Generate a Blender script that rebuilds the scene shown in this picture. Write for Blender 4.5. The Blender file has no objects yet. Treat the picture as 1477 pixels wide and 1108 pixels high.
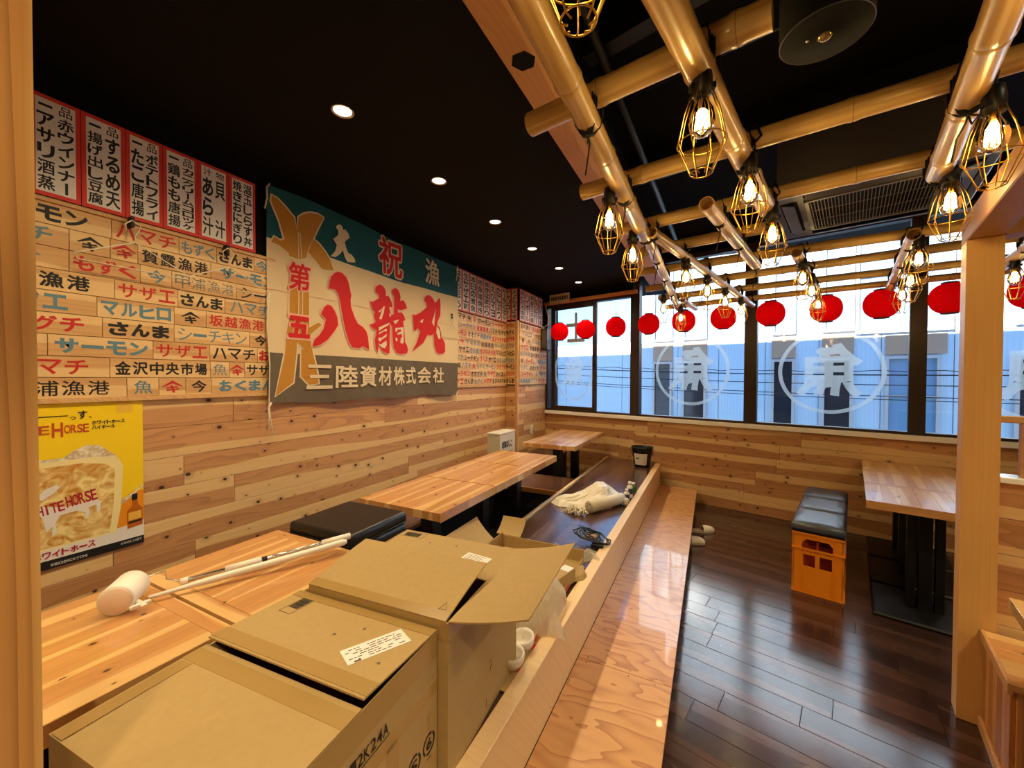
import bpy, math, random
from mathutils import Matrix, Vector
random.seed(7)
C = bpy.context.scene
COL = C.collection
R = math.radians
# ------------------------------------------------------------------ camera
cam_d = bpy.data.cameras.new('camera'); cam = bpy.data.objects.new('camera', cam_d); COL.objects.link(cam)
cam_d.sensor_fit = 'HORIZONTAL'; cam_d.sensor_width = 36.0; cam_d.lens = 571.0/1477*36.0
cam_d.clip_start = 0.02; cam_d.clip_end = 300
cam.matrix_world = (Matrix.Translation((0, 0, 1.48)) @ Matrix.Rotation(R(26.7), 4, 'Z')
                    @ Matrix.Rotation(R(90-0.92), 4, 'X') @ Matrix.Rotation(R(-0.25), 4, 'Z').inverted())
C.camera = cam
# ------------------------------------------------------------------ exposure, sky, sun, ceiling lights
C.view_settings.view_transform = 'Standard'; C.view_settings.look = 'None'
C.view_settings.gamma = 1; C.view_settings.use_curve_mapping = False
C.view_settings.exposure = 0.0
wd = bpy.data.worlds.new('sky'); C.world = wd; wd.use_nodes = True
nt = wd.node_tree; nt.nodes.clear()
o_ = nt.nodes.new('ShaderNodeOutputWorld'); b_ = nt.nodes.new('ShaderNodeBackground')
g_ = nt.nodes.new('ShaderNodeTexCoord'); s_ = nt.nodes.new('ShaderNodeSeparateXYZ'); r_ = nt.nodes.new('ShaderNodeValToRGB')
nt.links.new(g_.outputs['Generated'], s_.inputs[0]); nt.links.new(s_.outputs['Z'], r_.inputs[0])
nt.links.new(r_.outputs[0], b_.inputs[0]); nt.links.new(b_.outputs[0], o_.inputs[0])
cr = r_.color_ramp; cr.elements[0].position = 0.0; cr.elements[0].color = (0.50, 0.76, 1.0, 1)
cr.elements[1].position = 0.6; cr.elements[1].color = (0.13, 0.36, 1.0, 1)
b_.inputs[1].default_value = 2.8
SUN_STRENGTH = 28.0
sd = bpy.data.lights.new('sun', 'SUN'); sd.energy = SUN_STRENGTH; sd.angle = R(0.6); sd.color = (1, .95, .86)
sun = bpy.data.objects.new('sun', sd); COL.objects.link(sun)
LAMP_W, SPOT_W, LANTERN_W = 4.4, 60.0, .22
WARM = (1.0, 0.81, 0.48)
WA = R(14.0); cW, sW = math.cos(WA), math.sin(WA)
def w2(a, n, z=0.0): return Vector((a*cW+n*sW, -a*sW+n*cW, z))     # window-wall frame -> room frame
d_ = Vector((cW*0.28+sW, -sW*0.28+cW, -0.56)).normalized()
sun.rotation_euler = (-d_).to_track_quat('Z', 'Y').to_euler()
MW = Matrix.Rotation(-WA, 4, 'Z')
# ------------------------------------------------------------------ helpers
def setp(o, **k):
    for a, v in k.items():
        if v is not None: o[a] = v
    return o
class MB:
    def __init__(s): s.v = []; s.f = []; s.sm = []
    def add(s, vs, fs, sm=False, M=None):
        b = len(s.v)
        s.v += [tuple(M @ Vector(p)) for p in vs] if M is not None else [tuple(p) for p in vs]
        s.f += [tuple(b+i for i in f) for f in fs]; s.sm += [sm]*len(fs); return s
    def box(s, x0, x1, y0, y1, z0, z1, M=None):
        vs = [(x0,y0,z0),(x1,y0,z0),(x1,y1,z0),(x0,y1,z0),(x0,y0,z1),(x1,y0,z1),(x1,y1,z1),(x0,y1,z1)]
        return s.add(vs, [(0,3,2,1),(4,5,6,7),(0,1,5,4),(1,2,6,5),(2,3,7,6),(3,0,4,7)], False, M)
    def cbox(s, x0, x1, y0, y1, z0, z1, c=.004, M=None):
        def ring(z, i): return [(x0+i+ (c if False else 0),y0+i,z),(x1-i,y0+i,z),(x1-i,y1-i,z),(x0+i,y1-i,z)]
        vs = ring(z0, c)+ring(z0+c, 0)+ring(z1-c, 0)+ring(z1, c); fs = [(3,2,1,0),(12,13,14,15)]
        for k in range(3):
            for j in range(4):
                a = k*4+j; b = k*4+(j+1) % 4; fs.append((a, b, b+4, a+4))
        return s.add(vs, fs, False, M)
    def lathe(s, prof, n=16, M=None, sm=True, caps=True):
        vs = []; fs = []
        for r, z in prof:
            for k in range(n):
                t = 2*math.pi*k/n; vs.append((r*math.cos(t), r*math.sin(t), z))
        for i in range(len(prof)-1):
            for k in range(n):
                a = i*n+k; b = i*n+(k+1) % n; fs.append((a, b, b+n, a+n))
        if caps:
            fs.append(tuple(range(n-1, -1, -1))); m = (len(prof)-1)*n; fs.append(tuple(range(m, m+n)))
        return s.add(vs, fs, sm, M)
    def tube(s, pts, r, n=8, closed=False, sm=True):
        P = [Vector(p) for p in pts]; m = len(P); vs = []; fs = []; up = None
        for i, p in enumerate(P):
            a = P[(i-1) % m] if (closed or i > 0) else p; b = P[(i+1) % m] if (closed or i < m-1) else p
            t = (b-a).normalized() if (b-a).length > 1e-9 else Vector((0,0,1))
            if up is None: up = Vector((0,0,1)) if abs(t.z) < .9 else Vector((1,0,0))
            u = t.cross(up); u = u.normalized() if u.length > 1e-6 else Vector((1,0,0)); w = u.cross(t).normalized(); up = w
            rr = r[i] if isinstance(r, (list, tuple)) else r
            for k in range(n):
                q = 2*math.pi*k/n; vs.append(p+u*(rr*math.cos(q))+w*(rr*math.sin(q)))
        for i in range(m if closed else m-1):
            for k in range(n):
                a = i*n+k; b = i*n+(k+1) % n; j = ((i+1) % m)*n
                fs.append((a, b, j+(k+1) % n, j+k))
        if not closed: fs.append(tuple(range(n-1,-1,-1))); fs.append(tuple(range((m-1)*n, m*n)))
        return s.add(vs, fs, sm)
    def poly(s, pts, z=0.0, M=None):       # flat polygon in XY, ear-clipped
        from mathutils.geometry import tessellate_polygon
        P = [Vector((p[0], p[1], 0)) for p in pts]
        tr = tessellate_polygon([P])
        out = []
        for t in tr:
            a, b, c = [P[i] for i in t]
            if (b-a).cross(c-a).z < 0: t = (t[0], t[2], t[1])
            out.append(tuple(t))
        return s.add([(p.x, p.y, z) for p in P], out, False, M)
    def prism(s, pts, z0, z1, M=None):
        n = len(pts); ar = sum(pts[i][0]*pts[(i+1)%n][1]-pts[(i+1)%n][0]*pts[i][1] for i in range(n))
        if ar < 0: pts = pts[::-1]
        s.poly(pts, z1, M)
        vs = [(p[0],p[1],z0) for p in pts]+[(p[0],p[1],z1) for p in pts]
        fs = [(i, (i+1)%n, n+(i+1)%n, n+i) for i in range(n)]
        fs.append(tuple(range(n-1,-1,-1)))
        return s.add(vs, fs, False, M)
    def mesh(s, name):
        me = bpy.data.meshes.new(name); me.from_pydata(s.v, [], s.f)
        if any(s.sm): me.polygons.foreach_set('use_smooth', s.sm)
        me.update(); return me
def obj(name, mb, mat, parent=None, M=None, **k):
    me = mb if isinstance(mb, bpy.types.Mesh) else mb.mesh(name)
    o = bpy.data.objects.new(name, me); COL.objects.link(o)
    if mat is not None and len(me.materials) == 0: me.materials.append(mat)
    if parent: o.parent = parent
    if M is not None: o.matrix_local = M
    return setp(o, **k)
def thing(name, label, cat, M=None, group=None):
    o = bpy.data.objects.new(name, None); COL.objects.link(o); o.empty_display_size = .05
    if M is not None: o.matrix_world = M
    return setp(o, label=label, category=cat, group=group)
def T(x, y, z=0, rz=0): return Matrix.Translation((x, y, z)) @ Matrix.Rotation(rz, 4, 'Z')
def TW(a, n, z=0, rz=0): p = w2(a, n, z); return Matrix.Translation(p) @ Matrix.Rotation(rz-WA, 4, 'Z')
def axes(o, X, Y, Z): return Matrix(((X[0],Y[0],Z[0],o[0]),(X[1],Y[1],Z[1],o[1]),(X[2],Y[2],Z[2],o[2]),(0,0,0,1)))
def on_left(y, z, x=-2.46): return axes((x, y, z), (0,1,0), (0,0,1), (1,0,0))       # local XY plane laid on a +x facing wall
def on_front(a, z, n): return axes((a, n, z), (1,0,0), (0,0,1), (0,-1,0))            # on a wall facing the camera
def light(name, kind, loc, power, parent=None, color=WARM, **k):
    l = bpy.data.lights.new(name, kind); l.energy = power; l.color = color
    for a, v in k.items(): setattr(l, a, v)
    o = bpy.data.objects.new(name, l); COL.objects.link(o); o.location = loc
    if parent: o.parent = parent
    return o
_bc = {}
def boxmesh(L, Wd, H, key='', c=.0015):
    k = (round(L,3), round(Wd,3), round(H,3), key)
    if k not in _bc: _bc[k] = MB().cbox(-L/2, L/2, -Wd/2, Wd/2, -H/2, H/2, c).mesh('piece')
    return _bc[k]
# ------------------------------------------------------------------ materials
def lin(c): return tuple(((x/255)/12.92 if x/255 <= .04045 else ((x/255+.055)/1.055)**2.4) for x in c)+(1,)
def mat(name, col, rough=.6, metal=0, spec=.5, trans=0, emit=None, es=0, noise=None, bump=0, bscale=40):
    m = bpy.data.materials.new(name); m.use_nodes = True; n = m.node_tree; p = n.nodes['Principled BSDF']
    c = lin(col); p.inputs['Base Color'].default_value = c; p.inputs['Roughness'].default_value = rough
    p.inputs['Metallic'].default_value = metal; p.inputs['Specular IOR Level'].default_value = spec
    if trans: p.inputs['Transmission Weight'].default_value = trans
    if emit: p.inputs['Emission Color'].default_value = lin(emit); p.inputs['Emission Strength'].default_value = es
    if noise or bump:
        tc = n.nodes.new('ShaderNodeTexCoord'); nz = n.nodes.new('ShaderNodeTexNoise'); nz.inputs['Scale'].default_value = bscale
        nz.inputs['Detail'].default_value = 4; n.links.new(tc.outputs['Object'], nz.inputs[0])
        if noise:
            mx = n.nodes.new('ShaderNodeMixRGB'); mx.inputs[1].default_value = c; mx.inputs[2].default_value = lin(noise)
            n.links.new(nz.outputs[0], mx.inputs[0]); n.links.new(mx.outputs[0], p.inputs['Base Color'])
        if bump:
            bp = n.nodes.new('ShaderNodeBump'); bp.inputs['Strength'].default_value = bump; bp.inputs['Distance'].default_value = .002
            n.links.new(nz.outputs[0], bp.inputs['Height']); n.links.new(bp.outputs[0], p.inputs['Normal'])
    return m
def wood(name, heart, sap, dark, rough=.5, rings=26, knots=.55, sapw=.5, coat=0, grainlen=.9, vary=.35, kscale=7, contrast=.55, axis='X'):
    m = bpy.data.materials.new(name); m.use_nodes = True; n = m.node_tree; N = n.nodes; L = n.links; p = N['Principled BSDF']
    tc = N.new('ShaderNodeTexCoord'); oi = N.new('ShaderNodeObjectInfo')
    def math_(op, a, b=None, c=None):
        q = N.new('ShaderNodeMath'); q.operation = op
        for i, v in enumerate((a, b, c)):
            if v is None: continue
            if isinstance(v, (int, float)): q.inputs[i].default_value = v
            else: L.new(v, q.inputs[i])
        return q.outputs[0]
    sep = N.new('ShaderNodeSeparateXYZ'); L.new(tc.outputs['Object'], sep.inputs[0])
    X, Y, Z = sep.outputs
    if axis == 'Z': X, Z = Z, X
    if axis == 'Y': X, Y = Y, X
    rnd = oi.outputs['Random']
    comb = N.new('ShaderNodeCombineXYZ')
    L.new(math_('ADD', math_('MULTIPLY', X, grainlen), math_('MULTIPLY', rnd, 61.0)), comb.inputs[0])
    yz = math_('ADD', Y, math_('MULTIPLY', Z, .8))
    L.new(math_('MULTIPLY', yz, 5.0), comb.inputs[1]); L.new(math_('MULTIPLY', rnd, 17.0), comb.inputs[2])
    n1 = N.new('ShaderNodeTexNoise'); n1.inputs['Scale'].default_value = 1.3; n1.inputs['Detail'].default_value = 2; L.new(comb.outputs[0], n1.inputs[0])
    # knots
    kc = N.new('ShaderNodeCombineXYZ'); L.new(math_('ADD', math_('MULTIPLY', X, kscale*.75), math_('MULTIPLY', rnd, 91.0)), kc.inputs[0])
    L.new(math_('ADD', math_('MULTIPLY', yz, kscale), math_('MULTIPLY', rnd, 37.0)), kc.inputs[1])
    vo = N.new('ShaderNodeTexVoronoi'); vo.voronoi_dimensions = '2D'; vo.inputs['Scale'].default_value = 1.0; L.new(kc.outputs[0], vo.inputs[0])
    sp = N.new('ShaderNodeSeparateXYZ'); L.new(vo.outputs['Color'], sp.inputs[0])
    rk = math_('MULTIPLY', math_('SUBTRACT', sp.outputs[0], 1-knots), .115)      # radius in cells
    kmask = N.new('ShaderNodeMapRange'); L.new(math_('SUBTRACT', rk, vo.outputs['Distance']), kmask.inputs[0])
    kmask.inputs[1].default_value = -.012; kmask.inputs[2].default_value = .02
    halo = N.new('ShaderNodeMapRange'); L.new(math_('SUBTRACT', math_('MULTIPLY', rk, 3.2), vo.outputs['Distance']), halo.inputs[0]); halo.inputs[1].default_value = -.03; halo.inputs[2].default_value = .14
    # growth rings
    u = math_('ADD', math_('MULTIPLY', yz, rings), math_('MULTIPLY', n1.outputs[0], 7.5))
    u = math_('ADD', u, math_('MULTIPLY', halo.outputs[0], 1.2))
    fr = math_('FRACT', u)
    ring = math_('POWER', fr, 3.0)
    fine = N.new('ShaderNodeTexNoise'); fine.inputs['Scale'].default_value = 1; fine.inputs['Detail'].default_value = 3
    fc = N.new('ShaderNodeCombineXYZ'); L.new(math_('MULTIPLY', X, 4.0), fc.inputs[0]); L.new(math_('MULTIPLY', yz, 220.0), fc.inputs[1]); L.new(math_('MULTIPLY', rnd, 9.0), fc.inputs[2]); L.new(fc.outputs[0], fine.inputs[0])
    # sapwood: edges of the board where |y| + noise large
    big = N.new('ShaderNodeTexNoise'); big.inputs['Scale'].default_value = .8; big.inputs['Detail'].default_value = 1; L.new(comb.outputs[0], big.inputs[0])
    side = math_('MULTIPLY', Y, math_('SUBTRACT', math_('MULTIPLY', math_('GREATER_THAN', math_('FRACT', math_('MULTIPLY', rnd, 7.13)), .5), 2.0), 1.0))
    sv = math_('ADD', math_('ADD', math_('MULTIPLY', side, 15.0), math_('MULTIPLY', math_('SUBTRACT', big.outputs[0], .5), 2.6)), math_('MULTIPLY', math_('SUBTRACT', math_('FRACT', math_('MULTIPLY', rnd, 3.77)), 1-sapw), .55))
    smask = N.new('ShaderNodeMapRange'); L.new(sv, smask.inputs[0]); smask.inputs[1].default_value = .18; smask.inputs[2].default_value = .30
    def mix(f, a, b):
        q = N.new('ShaderNodeMixRGB')
        if isinstance(f, float): q.inputs[0].default_value = f
        else: L.new(f, q.inputs[0])
        for i, v in ((1, a), (2, b)):
            if isinstance(v, tuple): q.inputs[i].default_value = v
            else: L.new(v, q.inputs[i])
        return q.outputs[0]
    base = mix(math_('MULTIPLY', math_('FRACT', math_('MULTIPLY', rnd, 5.31)), vary), lin(heart), lin(dark))
    base = mix(math_('MULTIPLY', ring, contrast), base, lin(dark))
    sapc = mix(math_('MULTIPLY', ring, contrast*.45), lin(sap), lin(heart))
    cc = mix(smask.outputs[0], base, sapc)
    cc = mix(math_('MULTIPLY', fine.outputs[0], .22), cc, lin(dark))
    cc = mix(math_('MULTIPLY', halo.outputs[0], .35), cc, lin(dark))
    cc = mix(kmask.outputs[0], cc, lin((62, 30, 18)))
    L.new(cc, p.inputs['Base Color']); p.inputs['Roughness'].default_value = rough
    if name.startswith('dark'): p.inputs['Specular IOR Level'].default_value = .8
    if coat: p.inputs['Coat Weight'].default_value = coat; p.inputs['Coat Roughness'].default_value = .04
    bp = N.new('ShaderNodeBump'); bp.inputs['Strength'].default_value = .12; bp.inputs['Distance'].default_value = .001; L.new(fine.outputs[0], bp.inputs['Height']); L.new(bp.outputs[0], p.inputs['Normal'])
    return m
M_ = {}
M_['cedar'] = wood('cedar wall', (214,156,102), (234,194,136), (152,100,62), .5, 20, .8, .4, vary=.5, kscale=9)
M_['plate'] = wood('pale plate', (222,176,118), (236,198,140), (190,136,82), .5, 30, .06, .7, vary=.4)
M_['post'] = wood('post wood', (220,160,86), (230,178,104), (156,96,44), .45, 60, .4, .45, vary=.1, kscale=6, contrast=.7, grainlen=.22, axis='Z')
M_['beam'] = wood('beam wood', (196,144,92), (216,168,114), (150,100,60), .5, 30, .35, .4, vary=.1, kscale=5, contrast=.3)
M_['table'] = wood('table stave', (216,156,94), (234,188,124), (166,104,54), .3, 24, .75, .45, coat=.9, vary=.3, kscale=9, contrast=.35)
M_['ply'] = wood('plywood', (216,162,106), (224,174,120), (158,96,54), .34, 8, .25, .5, grainlen=1.8, vary=.05, kscale=5, contrast=.75, coat=.5)
M_['rim'] = wood('rim wood', (218,164,108), (240,204,150), (180,124,74), .45, 24, .1, .6, vary=.2)
M_['bench'] = wood('bench wood', (196,126,66), (216,150,86), (140,82,42), .45, 26, .3, .4, vary=.3)
M_['dark'] = wood('dark floor board', (70,46,38), (84,58,48), (42,28,24), .17, 40, 0, .5, vary=.6, contrast=.4)
M_['dark2'] = wood('dark platform board', (80,52,42), (96,64,52), (48,32,27), .2, 40, 0, .5, vary=.5, contrast=.4)
M_['black'] = mat('black paint', (9,7,7), .85, spec=.2)
M_['blackmetal'] = mat('black metal', (9,9,9), .5)
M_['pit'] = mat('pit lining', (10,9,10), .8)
M_['vinyl'] = mat('black vinyl', (15,14,17), .36, bump=.3, bscale=120)
M_['vinylblue'] = mat('dark blue vinyl', (60,68,86), .42, spec=1.0, bump=.2, bscale=120)
M_['brownframe'] = mat('bronze window frame', (48,34,28), .4)
M_['whitesill'] = mat('pale sill cap', (252,246,238), .15)
M_['card'] = mat('cardboard', (180,148,94), .75, noise=(168,136,82), bump=.15, bscale=60)
M_['cardedge'] = mat('cardboard edge', (160,120,68), .8)
M_['tape'] = mat('brown tape', (166,132,78), .22)
M_['cardin'] = mat('cardboard inside', (150,112,66), .85)
M_['ink'] = mat('black ink', (20,16,15), .6)
M_['inkgrey'] = mat('grey ink', (96,74,50), .7)
M_['inkred'] = mat('red paint', (196,34,26), .6)
M_['inkblue'] = mat('blue grey paint', (92,130,148), .6)
M_['inkslate'] = mat('slate paint', (120,122,120), .6)
M_['paper'] = mat('white paper', (232,222,214), .7)
M_['paperred'] = mat('red border print', (214,52,38), .65)
M_['paperpink'] = mat('pink border print', (214,96,84), .65)
M_['teal'] = mat('teal cloth', (12,88,98), .85, noise=(8,74,84), bump=.3, bscale=200)
M_['cream'] = mat('cream cloth', (226,200,160), .85, noise=(214,186,144), bump=.3, bscale=200)
M_['greycloth'] = mat('grey cloth', (112,96,78), .85, noise=(88,76,64), bump=.3, bscale=12)
M_['gold'] = mat('gold print', (188,128,38), .8)
M_['redp'] = mat('banner red', (200,22,24), .8)
M_['creamp'] = mat('banner cream print', (222,200,166), .8)
M_['pink'] = mat('pale pink edge', (232,170,150), .8)
M_['string'] = mat('white cotton string', (226,210,184), .8)
M_['rope'] = mat('black hemp rope', (14,12,11), .8)
M_['wire'] = mat('brass cage wire', (196,150,60), .3, metal=.85)
M_['socket'] = mat('black rubber socket', (12,11,11), .4)
M_['white'] = mat('white plastic', (236,226,212), .35)
M_['offwhite'] = mat('beige plastic', (206,196,170), .5)
M_['steel'] = mat('chrome tube', (210,206,200), .18, metal=.9)
M_['crate'] = mat('orange crate plastic', (250,146,16), .35)
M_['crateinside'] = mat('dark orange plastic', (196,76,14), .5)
M_['acgrey'] = mat('dark grey casing', (66,60,64), .45)
M_['aclouver'] = mat('grey grille', (104,92,80), .4)
M_['green'] = mat('green print', (50,120,60), .6)
M_['yellow'] = mat('poster yellow', (250,212,20), .4)
M_['brownbottle'] = mat('amber print', (186,98,14), .4)
M_['silverbag'] = None
def bamboo_mat():
    m = bpy.data.materials.new('bamboo'); m.use_nodes = True; n = m.node_tree; N = n.nodes; L = n.links; p = N['Principled BSDF']
    tc = N.new('ShaderNodeTexCoord'); mp = N.new('ShaderNodeMapping'); mp.inputs['Scale'].default_value = (40, 40, 1.2); L.new(tc.outputs['Object'], mp.inputs[0])
    nz = N.new('ShaderNodeTexNoise'); nz.inputs['Scale'].default_value = 1.5; L.new(mp.outputs[0], nz.inputs[0])
    r = N.new('ShaderNodeValToRGB'); L.new(nz.outputs[0], r.inputs[0]); r.color_ramp.elements[0].color = lin((172,132,70)); r.color_ramp.elements[1].color = lin((212,176,110))
    r.color_ramp.elements[0].position = .3; r.color_ramp.elements[1].position = .7
    L.new(r.outputs[0], p.inputs['Base Color']); p.inputs['Roughness'].default_value = .3; p.inputs['Coat Weight'].default_value = .25; p.inputs['Coat Roughness'].default_value = .15
    return m
M_['bamboo'] = bamboo_mat(); M_['node'] = mat('bamboo node', (140,104,54), .5); M_['hollow'] = mat('bamboo hollow', (150,96,48), .7)
def glassy(name, col, alpha, rough=0.02, emis=None, es=0, diffuse=False):
    m = bpy.data.materials.new(name); m.use_nodes = True; n = m.node_tree; N = n.nodes; L = n.links; N.clear()
    o = N.new('ShaderNodeOutputMaterial'); t = N.new('ShaderNodeBsdfTransparent'); mx = N.new('ShaderNodeMixShader')
    if diffuse:
        g = N.new('ShaderNodeBsdfDiffuse'); g.inputs[0].default_value = lin(col)
        tr = N.new('ShaderNodeBsdfTranslucent'); tr.inputs[0].default_value = lin(col); m2 = N.new('ShaderNodeMixShader'); m2.inputs[0].default_value = .8
        L.new(g.outputs[0], m2.inputs[1]); L.new(tr.outputs[0], m2.inputs[2]); sh = m2.outputs[0]; mx.inputs[0].default_value = alpha
    else:
        g = N.new('ShaderNodeBsdfGlossy'); g.inputs['Roughness'].default_value = rough; sh = g.outputs[0]
        fr = N.new('ShaderNodeFresnel'); fr.inputs[0].default_value = 1.45; L.new(fr.outputs[0], mx.inputs[0])
        t.inputs[0].default_value = lin(col)
    L.new(t.outputs[0], mx.inputs[1]); L.new(sh, mx.inputs[2]); L.new(mx.outputs[0], o.inputs[0])
    return m
M_['glass'] = glassy('window glass', (250,252,253), 0); M_['bulb'] = glassy('bulb glass', (255,240,200), 0)
M_['frost'] = glassy('frosted decal', (236,246,250), .55, diffuse=True)
M_['film'] = glassy('clear plastic bag', (240,232,216), .85, diffuse=True)
def translucent(name, col, mixv=.5, rough=.6):
    m = bpy.data.materials.new(name); m.use_nodes = True; n = m.node_tree; N = n.nodes; L = n.links; N.clear()
    o = N.new('ShaderNodeOutputMaterial'); a = N.new('ShaderNodeBsdfDiffuse'); b = N.new('ShaderNodeBsdfTranslucent'); mx = N.new('ShaderNodeMixShader')
    a.inputs[0].default_value = lin(col); b.inputs[0].default_value = lin(col); mx.inputs[0].default_value = mixv
    L.new(a.outputs[0], mx.inputs[1]); L.new(b.outputs[0], mx.inputs[2]); L.new(mx.outputs[0], o.inputs[0]); return m
M_['lantern'] = translucent('red lantern paper', (232,10,22), .6)
def emitter(name, col, s):
    m = bpy.data.materials.new(name); m.use_nodes = True; n = m.node_tree; n.nodes.clear()
    o = n.nodes.new('ShaderNodeOutputMaterial'); e = n.nodes.new('ShaderNodeEmission'); e.inputs[0].default_value = lin(col); e.inputs[1].default_value = s
    n.links.new(e.outputs[0], o.inputs[0]); return m
M_['filament'] = emitter('glowing filament', (255,222,150), 26.0); M_['downglow'] = emitter('downlight glow', (255,226,180), 9.0)
M_['siding'] = None
def siding_mat():
    m = mat('pale siding', (196,208,218), .6); n = m.node_tree; N = n.nodes; L = n.links; p = N['Principled BSDF']
    tc = N.new('ShaderNodeTexCoord'); wv = N.new('ShaderNodeTexWave'); wv.bands_direction = 'X'; wv.inputs['Scale'].default_value = 5.0; L.new(tc.outputs['Object'], wv.inputs[0])
    bp = N.new('ShaderNodeBump'); bp.inputs['Strength'].default_value = .25; bp.inputs['Distance'].default_value = .006; L.new(wv.outputs[0], bp.inputs['Height']); L.new(bp.outputs[0], p.inputs['Normal'])
    r = N.new('ShaderNodeValToRGB'); L.new(wv.outputs[0], r.inputs[0]); r.color_ramp.elements[0].position = 0; r.color_ramp.elements[1].position = .10
    r.color_ramp.elements[0].color = lin((182,196,208)); r.color_ramp.elements[1].color = lin((192,206,216)); L.new(r.outputs[0], p.inputs['Base Color'])
    return m
M_['siding'] = siding_mat()
M_['spandrel'] = mat('tan spandrel panel', (176,140,112), .6); M_['outframe'] = mat('outdoor window frame', (190,178,170), .5)
M_['outglass'] = mat('dark outdoor glass', (34,44,52), .12); M_['blueglass'] = mat('blue outdoor glass', (120,150,176), .1)
M_['asphalt'] = mat('asphalt', (90,92,96), .9, noise=(70,72,76), bscale=8)
M_['cable'] = mat('cable black', (24,24,30), .7)
# ------------------------------------------------------------------ glyphs (bundled font) laid out as flat print
_gl = {}
def glyph(ch, bold):
    k = (ch, bold)
    if k in _gl: return _gl[k]
    cu = bpy.data.curves.new('glyph', 'FONT'); cu.body = ch; cu.size = 1.0; cu.resolution_u = 3; cu.offset = bold
    ob = bpy.data.objects.new('glyph', cu); COL.objects.link(ob)
    dg = bpy.context.evaluated_depsgraph_get(); me = bpy.data.meshes.new_from_object(ob.evaluated_get(dg))
    vs = [v.co.copy() for v in me.vertices]; fs = [tuple(p.vertices) for p in me.polygons]
    bpy.data.objects.remove(ob); bpy.data.curves.remove(cu); bpy.data.meshes.remove(me)
    if vs:
        x0 = min(v.x for v in vs); x1 = max(v.x for v in vs); y0 = min(v.y for v in vs); y1 = max(v.y for v in vs)
    else: x0 = x1 = y0 = y1 = 0
    _gl[k] = (vs, fs, (x0, x1, y0, y1)); return _gl[k]
FLAT = '一ー—'
def put(mb, ch, x0, x1, y0, y1, bold=.012, z=0, mirror=False, vertical=False, skew=0, stamp=True):
    if ch == ' ': return
    if ch == '仐':
        xm = (x0+x1)/2; w = (x1-x0)*.62; h = y1-y0; q = h*(.11+bold*1.2)
        mb.poly([(xm-w, y0+h*.52), (xm, y1), (xm+w, y0+h*.52), (xm+w*.8, y0+h*.50), (xm, y1-q*1.7), (xm-w*.8, y0+h*.50)], z)
        put(mb, 'キ', xm-w*.62, xm+w*.62, y0, y0+h*.62, bold+.02, z, mirror); return
    if stamp and ord(ch) > 0x4DFF and ch not in '一' and bold > .011:      # heavy kanji: overprint thin strokes so counters stay open
        w, h = x1-x0, y1-y0; b = min(bold, .075)*.9; n = 4 if b < .03 else 8
        for k in range(n):
            t = 2*math.pi*(k+.5)/n; dx, dy = b*w*math.cos(t), b*h*math.sin(t)
            put(mb, ch, x0+b*w+dx, x1-b*w+dx, y0+b*h+dy, y1-b*h+dy, .008, z+.00002*k, mirror, vertical, skew)
        return
    if vertical and ch in 'ー—': ch = '|'
    if stamp and ord(ch) > 0x4DFF: bold = 0.0
    vs, fs, (a, b, c, d) = glyph(ch, bold)
    if not vs: return
    w = max(b-a, 1e-4); h = max(d-c, 1e-4)
    if ch in '一ー' and h < .4: cy = (y0+y1)/2; hh = (y1-y0)*.13; y0, y1 = cy-hh, cy+hh
    if ch in '、':  x1 = x0+(x1-x0)*.5; y1 = y0+(y1-y0)*.5
    if ch == 'I': cx = (x0+x1)/2; x0, x1 = cx-(x1-x0)*.14, cx+(x1-x0)*.14
    if ch == '|': cx = (x0+x1)/2; x0, x1 = cx-(x1-x0)*.09, cx+(x1-x0)*.09
    out = []
    for v in vs:
        u = (v.x-a)/w; t = (v.y-c)/h
        if mirror: u = 1-u
        out.append((x0+u*(x1-x0)+skew*(t-.5)*(y1-y0), y0+t*(y1-y0)+ .0, z))
    mb.add(out, [f[::-1] for f in fs] if mirror else fs)
def line(body, x0, x1, y0, y1, bold=.012, z=0, gap=.1, mirror=False, skew=0):
    mb = MB(); n = len(body); w = (x1-x0)/n
    for i, ch in enumerate(body): put(mb, ch, x0+w*i+w*gap/2, x0+w*(i+1)-w*gap/2, y0, y1, bold, z, mirror, False, skew)
    return mb
def column(mb, body, x0, x1, y0, y1, bold=.012, z=0, gap=.12):
    n = len(body); h = (y1-y0)/n
    for i, ch in enumerate(body): put(mb, ch, x0, x1, y1-h*(i+1)+h*gap/2, y1-h*i-h*gap/2, bold, z, False, True)
# ================================================================== SETTING
D = 5.0; XL = -2.46; ZC = 2.75
random.seed(11)
def struct(name, mb, m, M=None): return obj(name, mb, m, None, M, kind='structure')
def planks(parent, rows, x0, x1, m, place, lens=(1.6, 2.0), th=.014, gap=.002, name='plank', seed=1):
    rg = random.Random(seed)
    for (z0, z1) in rows:
        x = x0 - rg.uniform(0, 1.2)
        while x < x1-.01:
            L = rg.choice((lens[0], lens[1], (lens[0]+lens[1])/2)); a = max(x, x0); b = min(x+L, x1); x += L
            if b-a < .04: continue
            obj(name, boxmesh(b-a-gap, z1-z0-gap, th), m, parent, place((a+b)/2, (z0+z1)/2))
# left wall: black backing, cedar planks below
wl_ = struct('wall_left', MB().box(-2.60, -2.474, -2.6, 6.6, -.3, 3.4), M_['black'])
rows = [(z, min(z+.155, 1.375)) for z in [1.375-.155*k for k in range(1, 7)]]; rows.append((.30, .445))
planks(wl_, rows, -.2, 4.70, M_['cedar'], lambda a, z: on_left(a, z, -2.466), seed=3)
planks(wl_, [(2.68,2.749)], 99, 99, M_['cedar'], None)
obj('upper_wall_panel', MB().box(-2.474, -2.462, -.2, 4.69, 2.20, 2.749), M_['black'], wl_)
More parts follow.
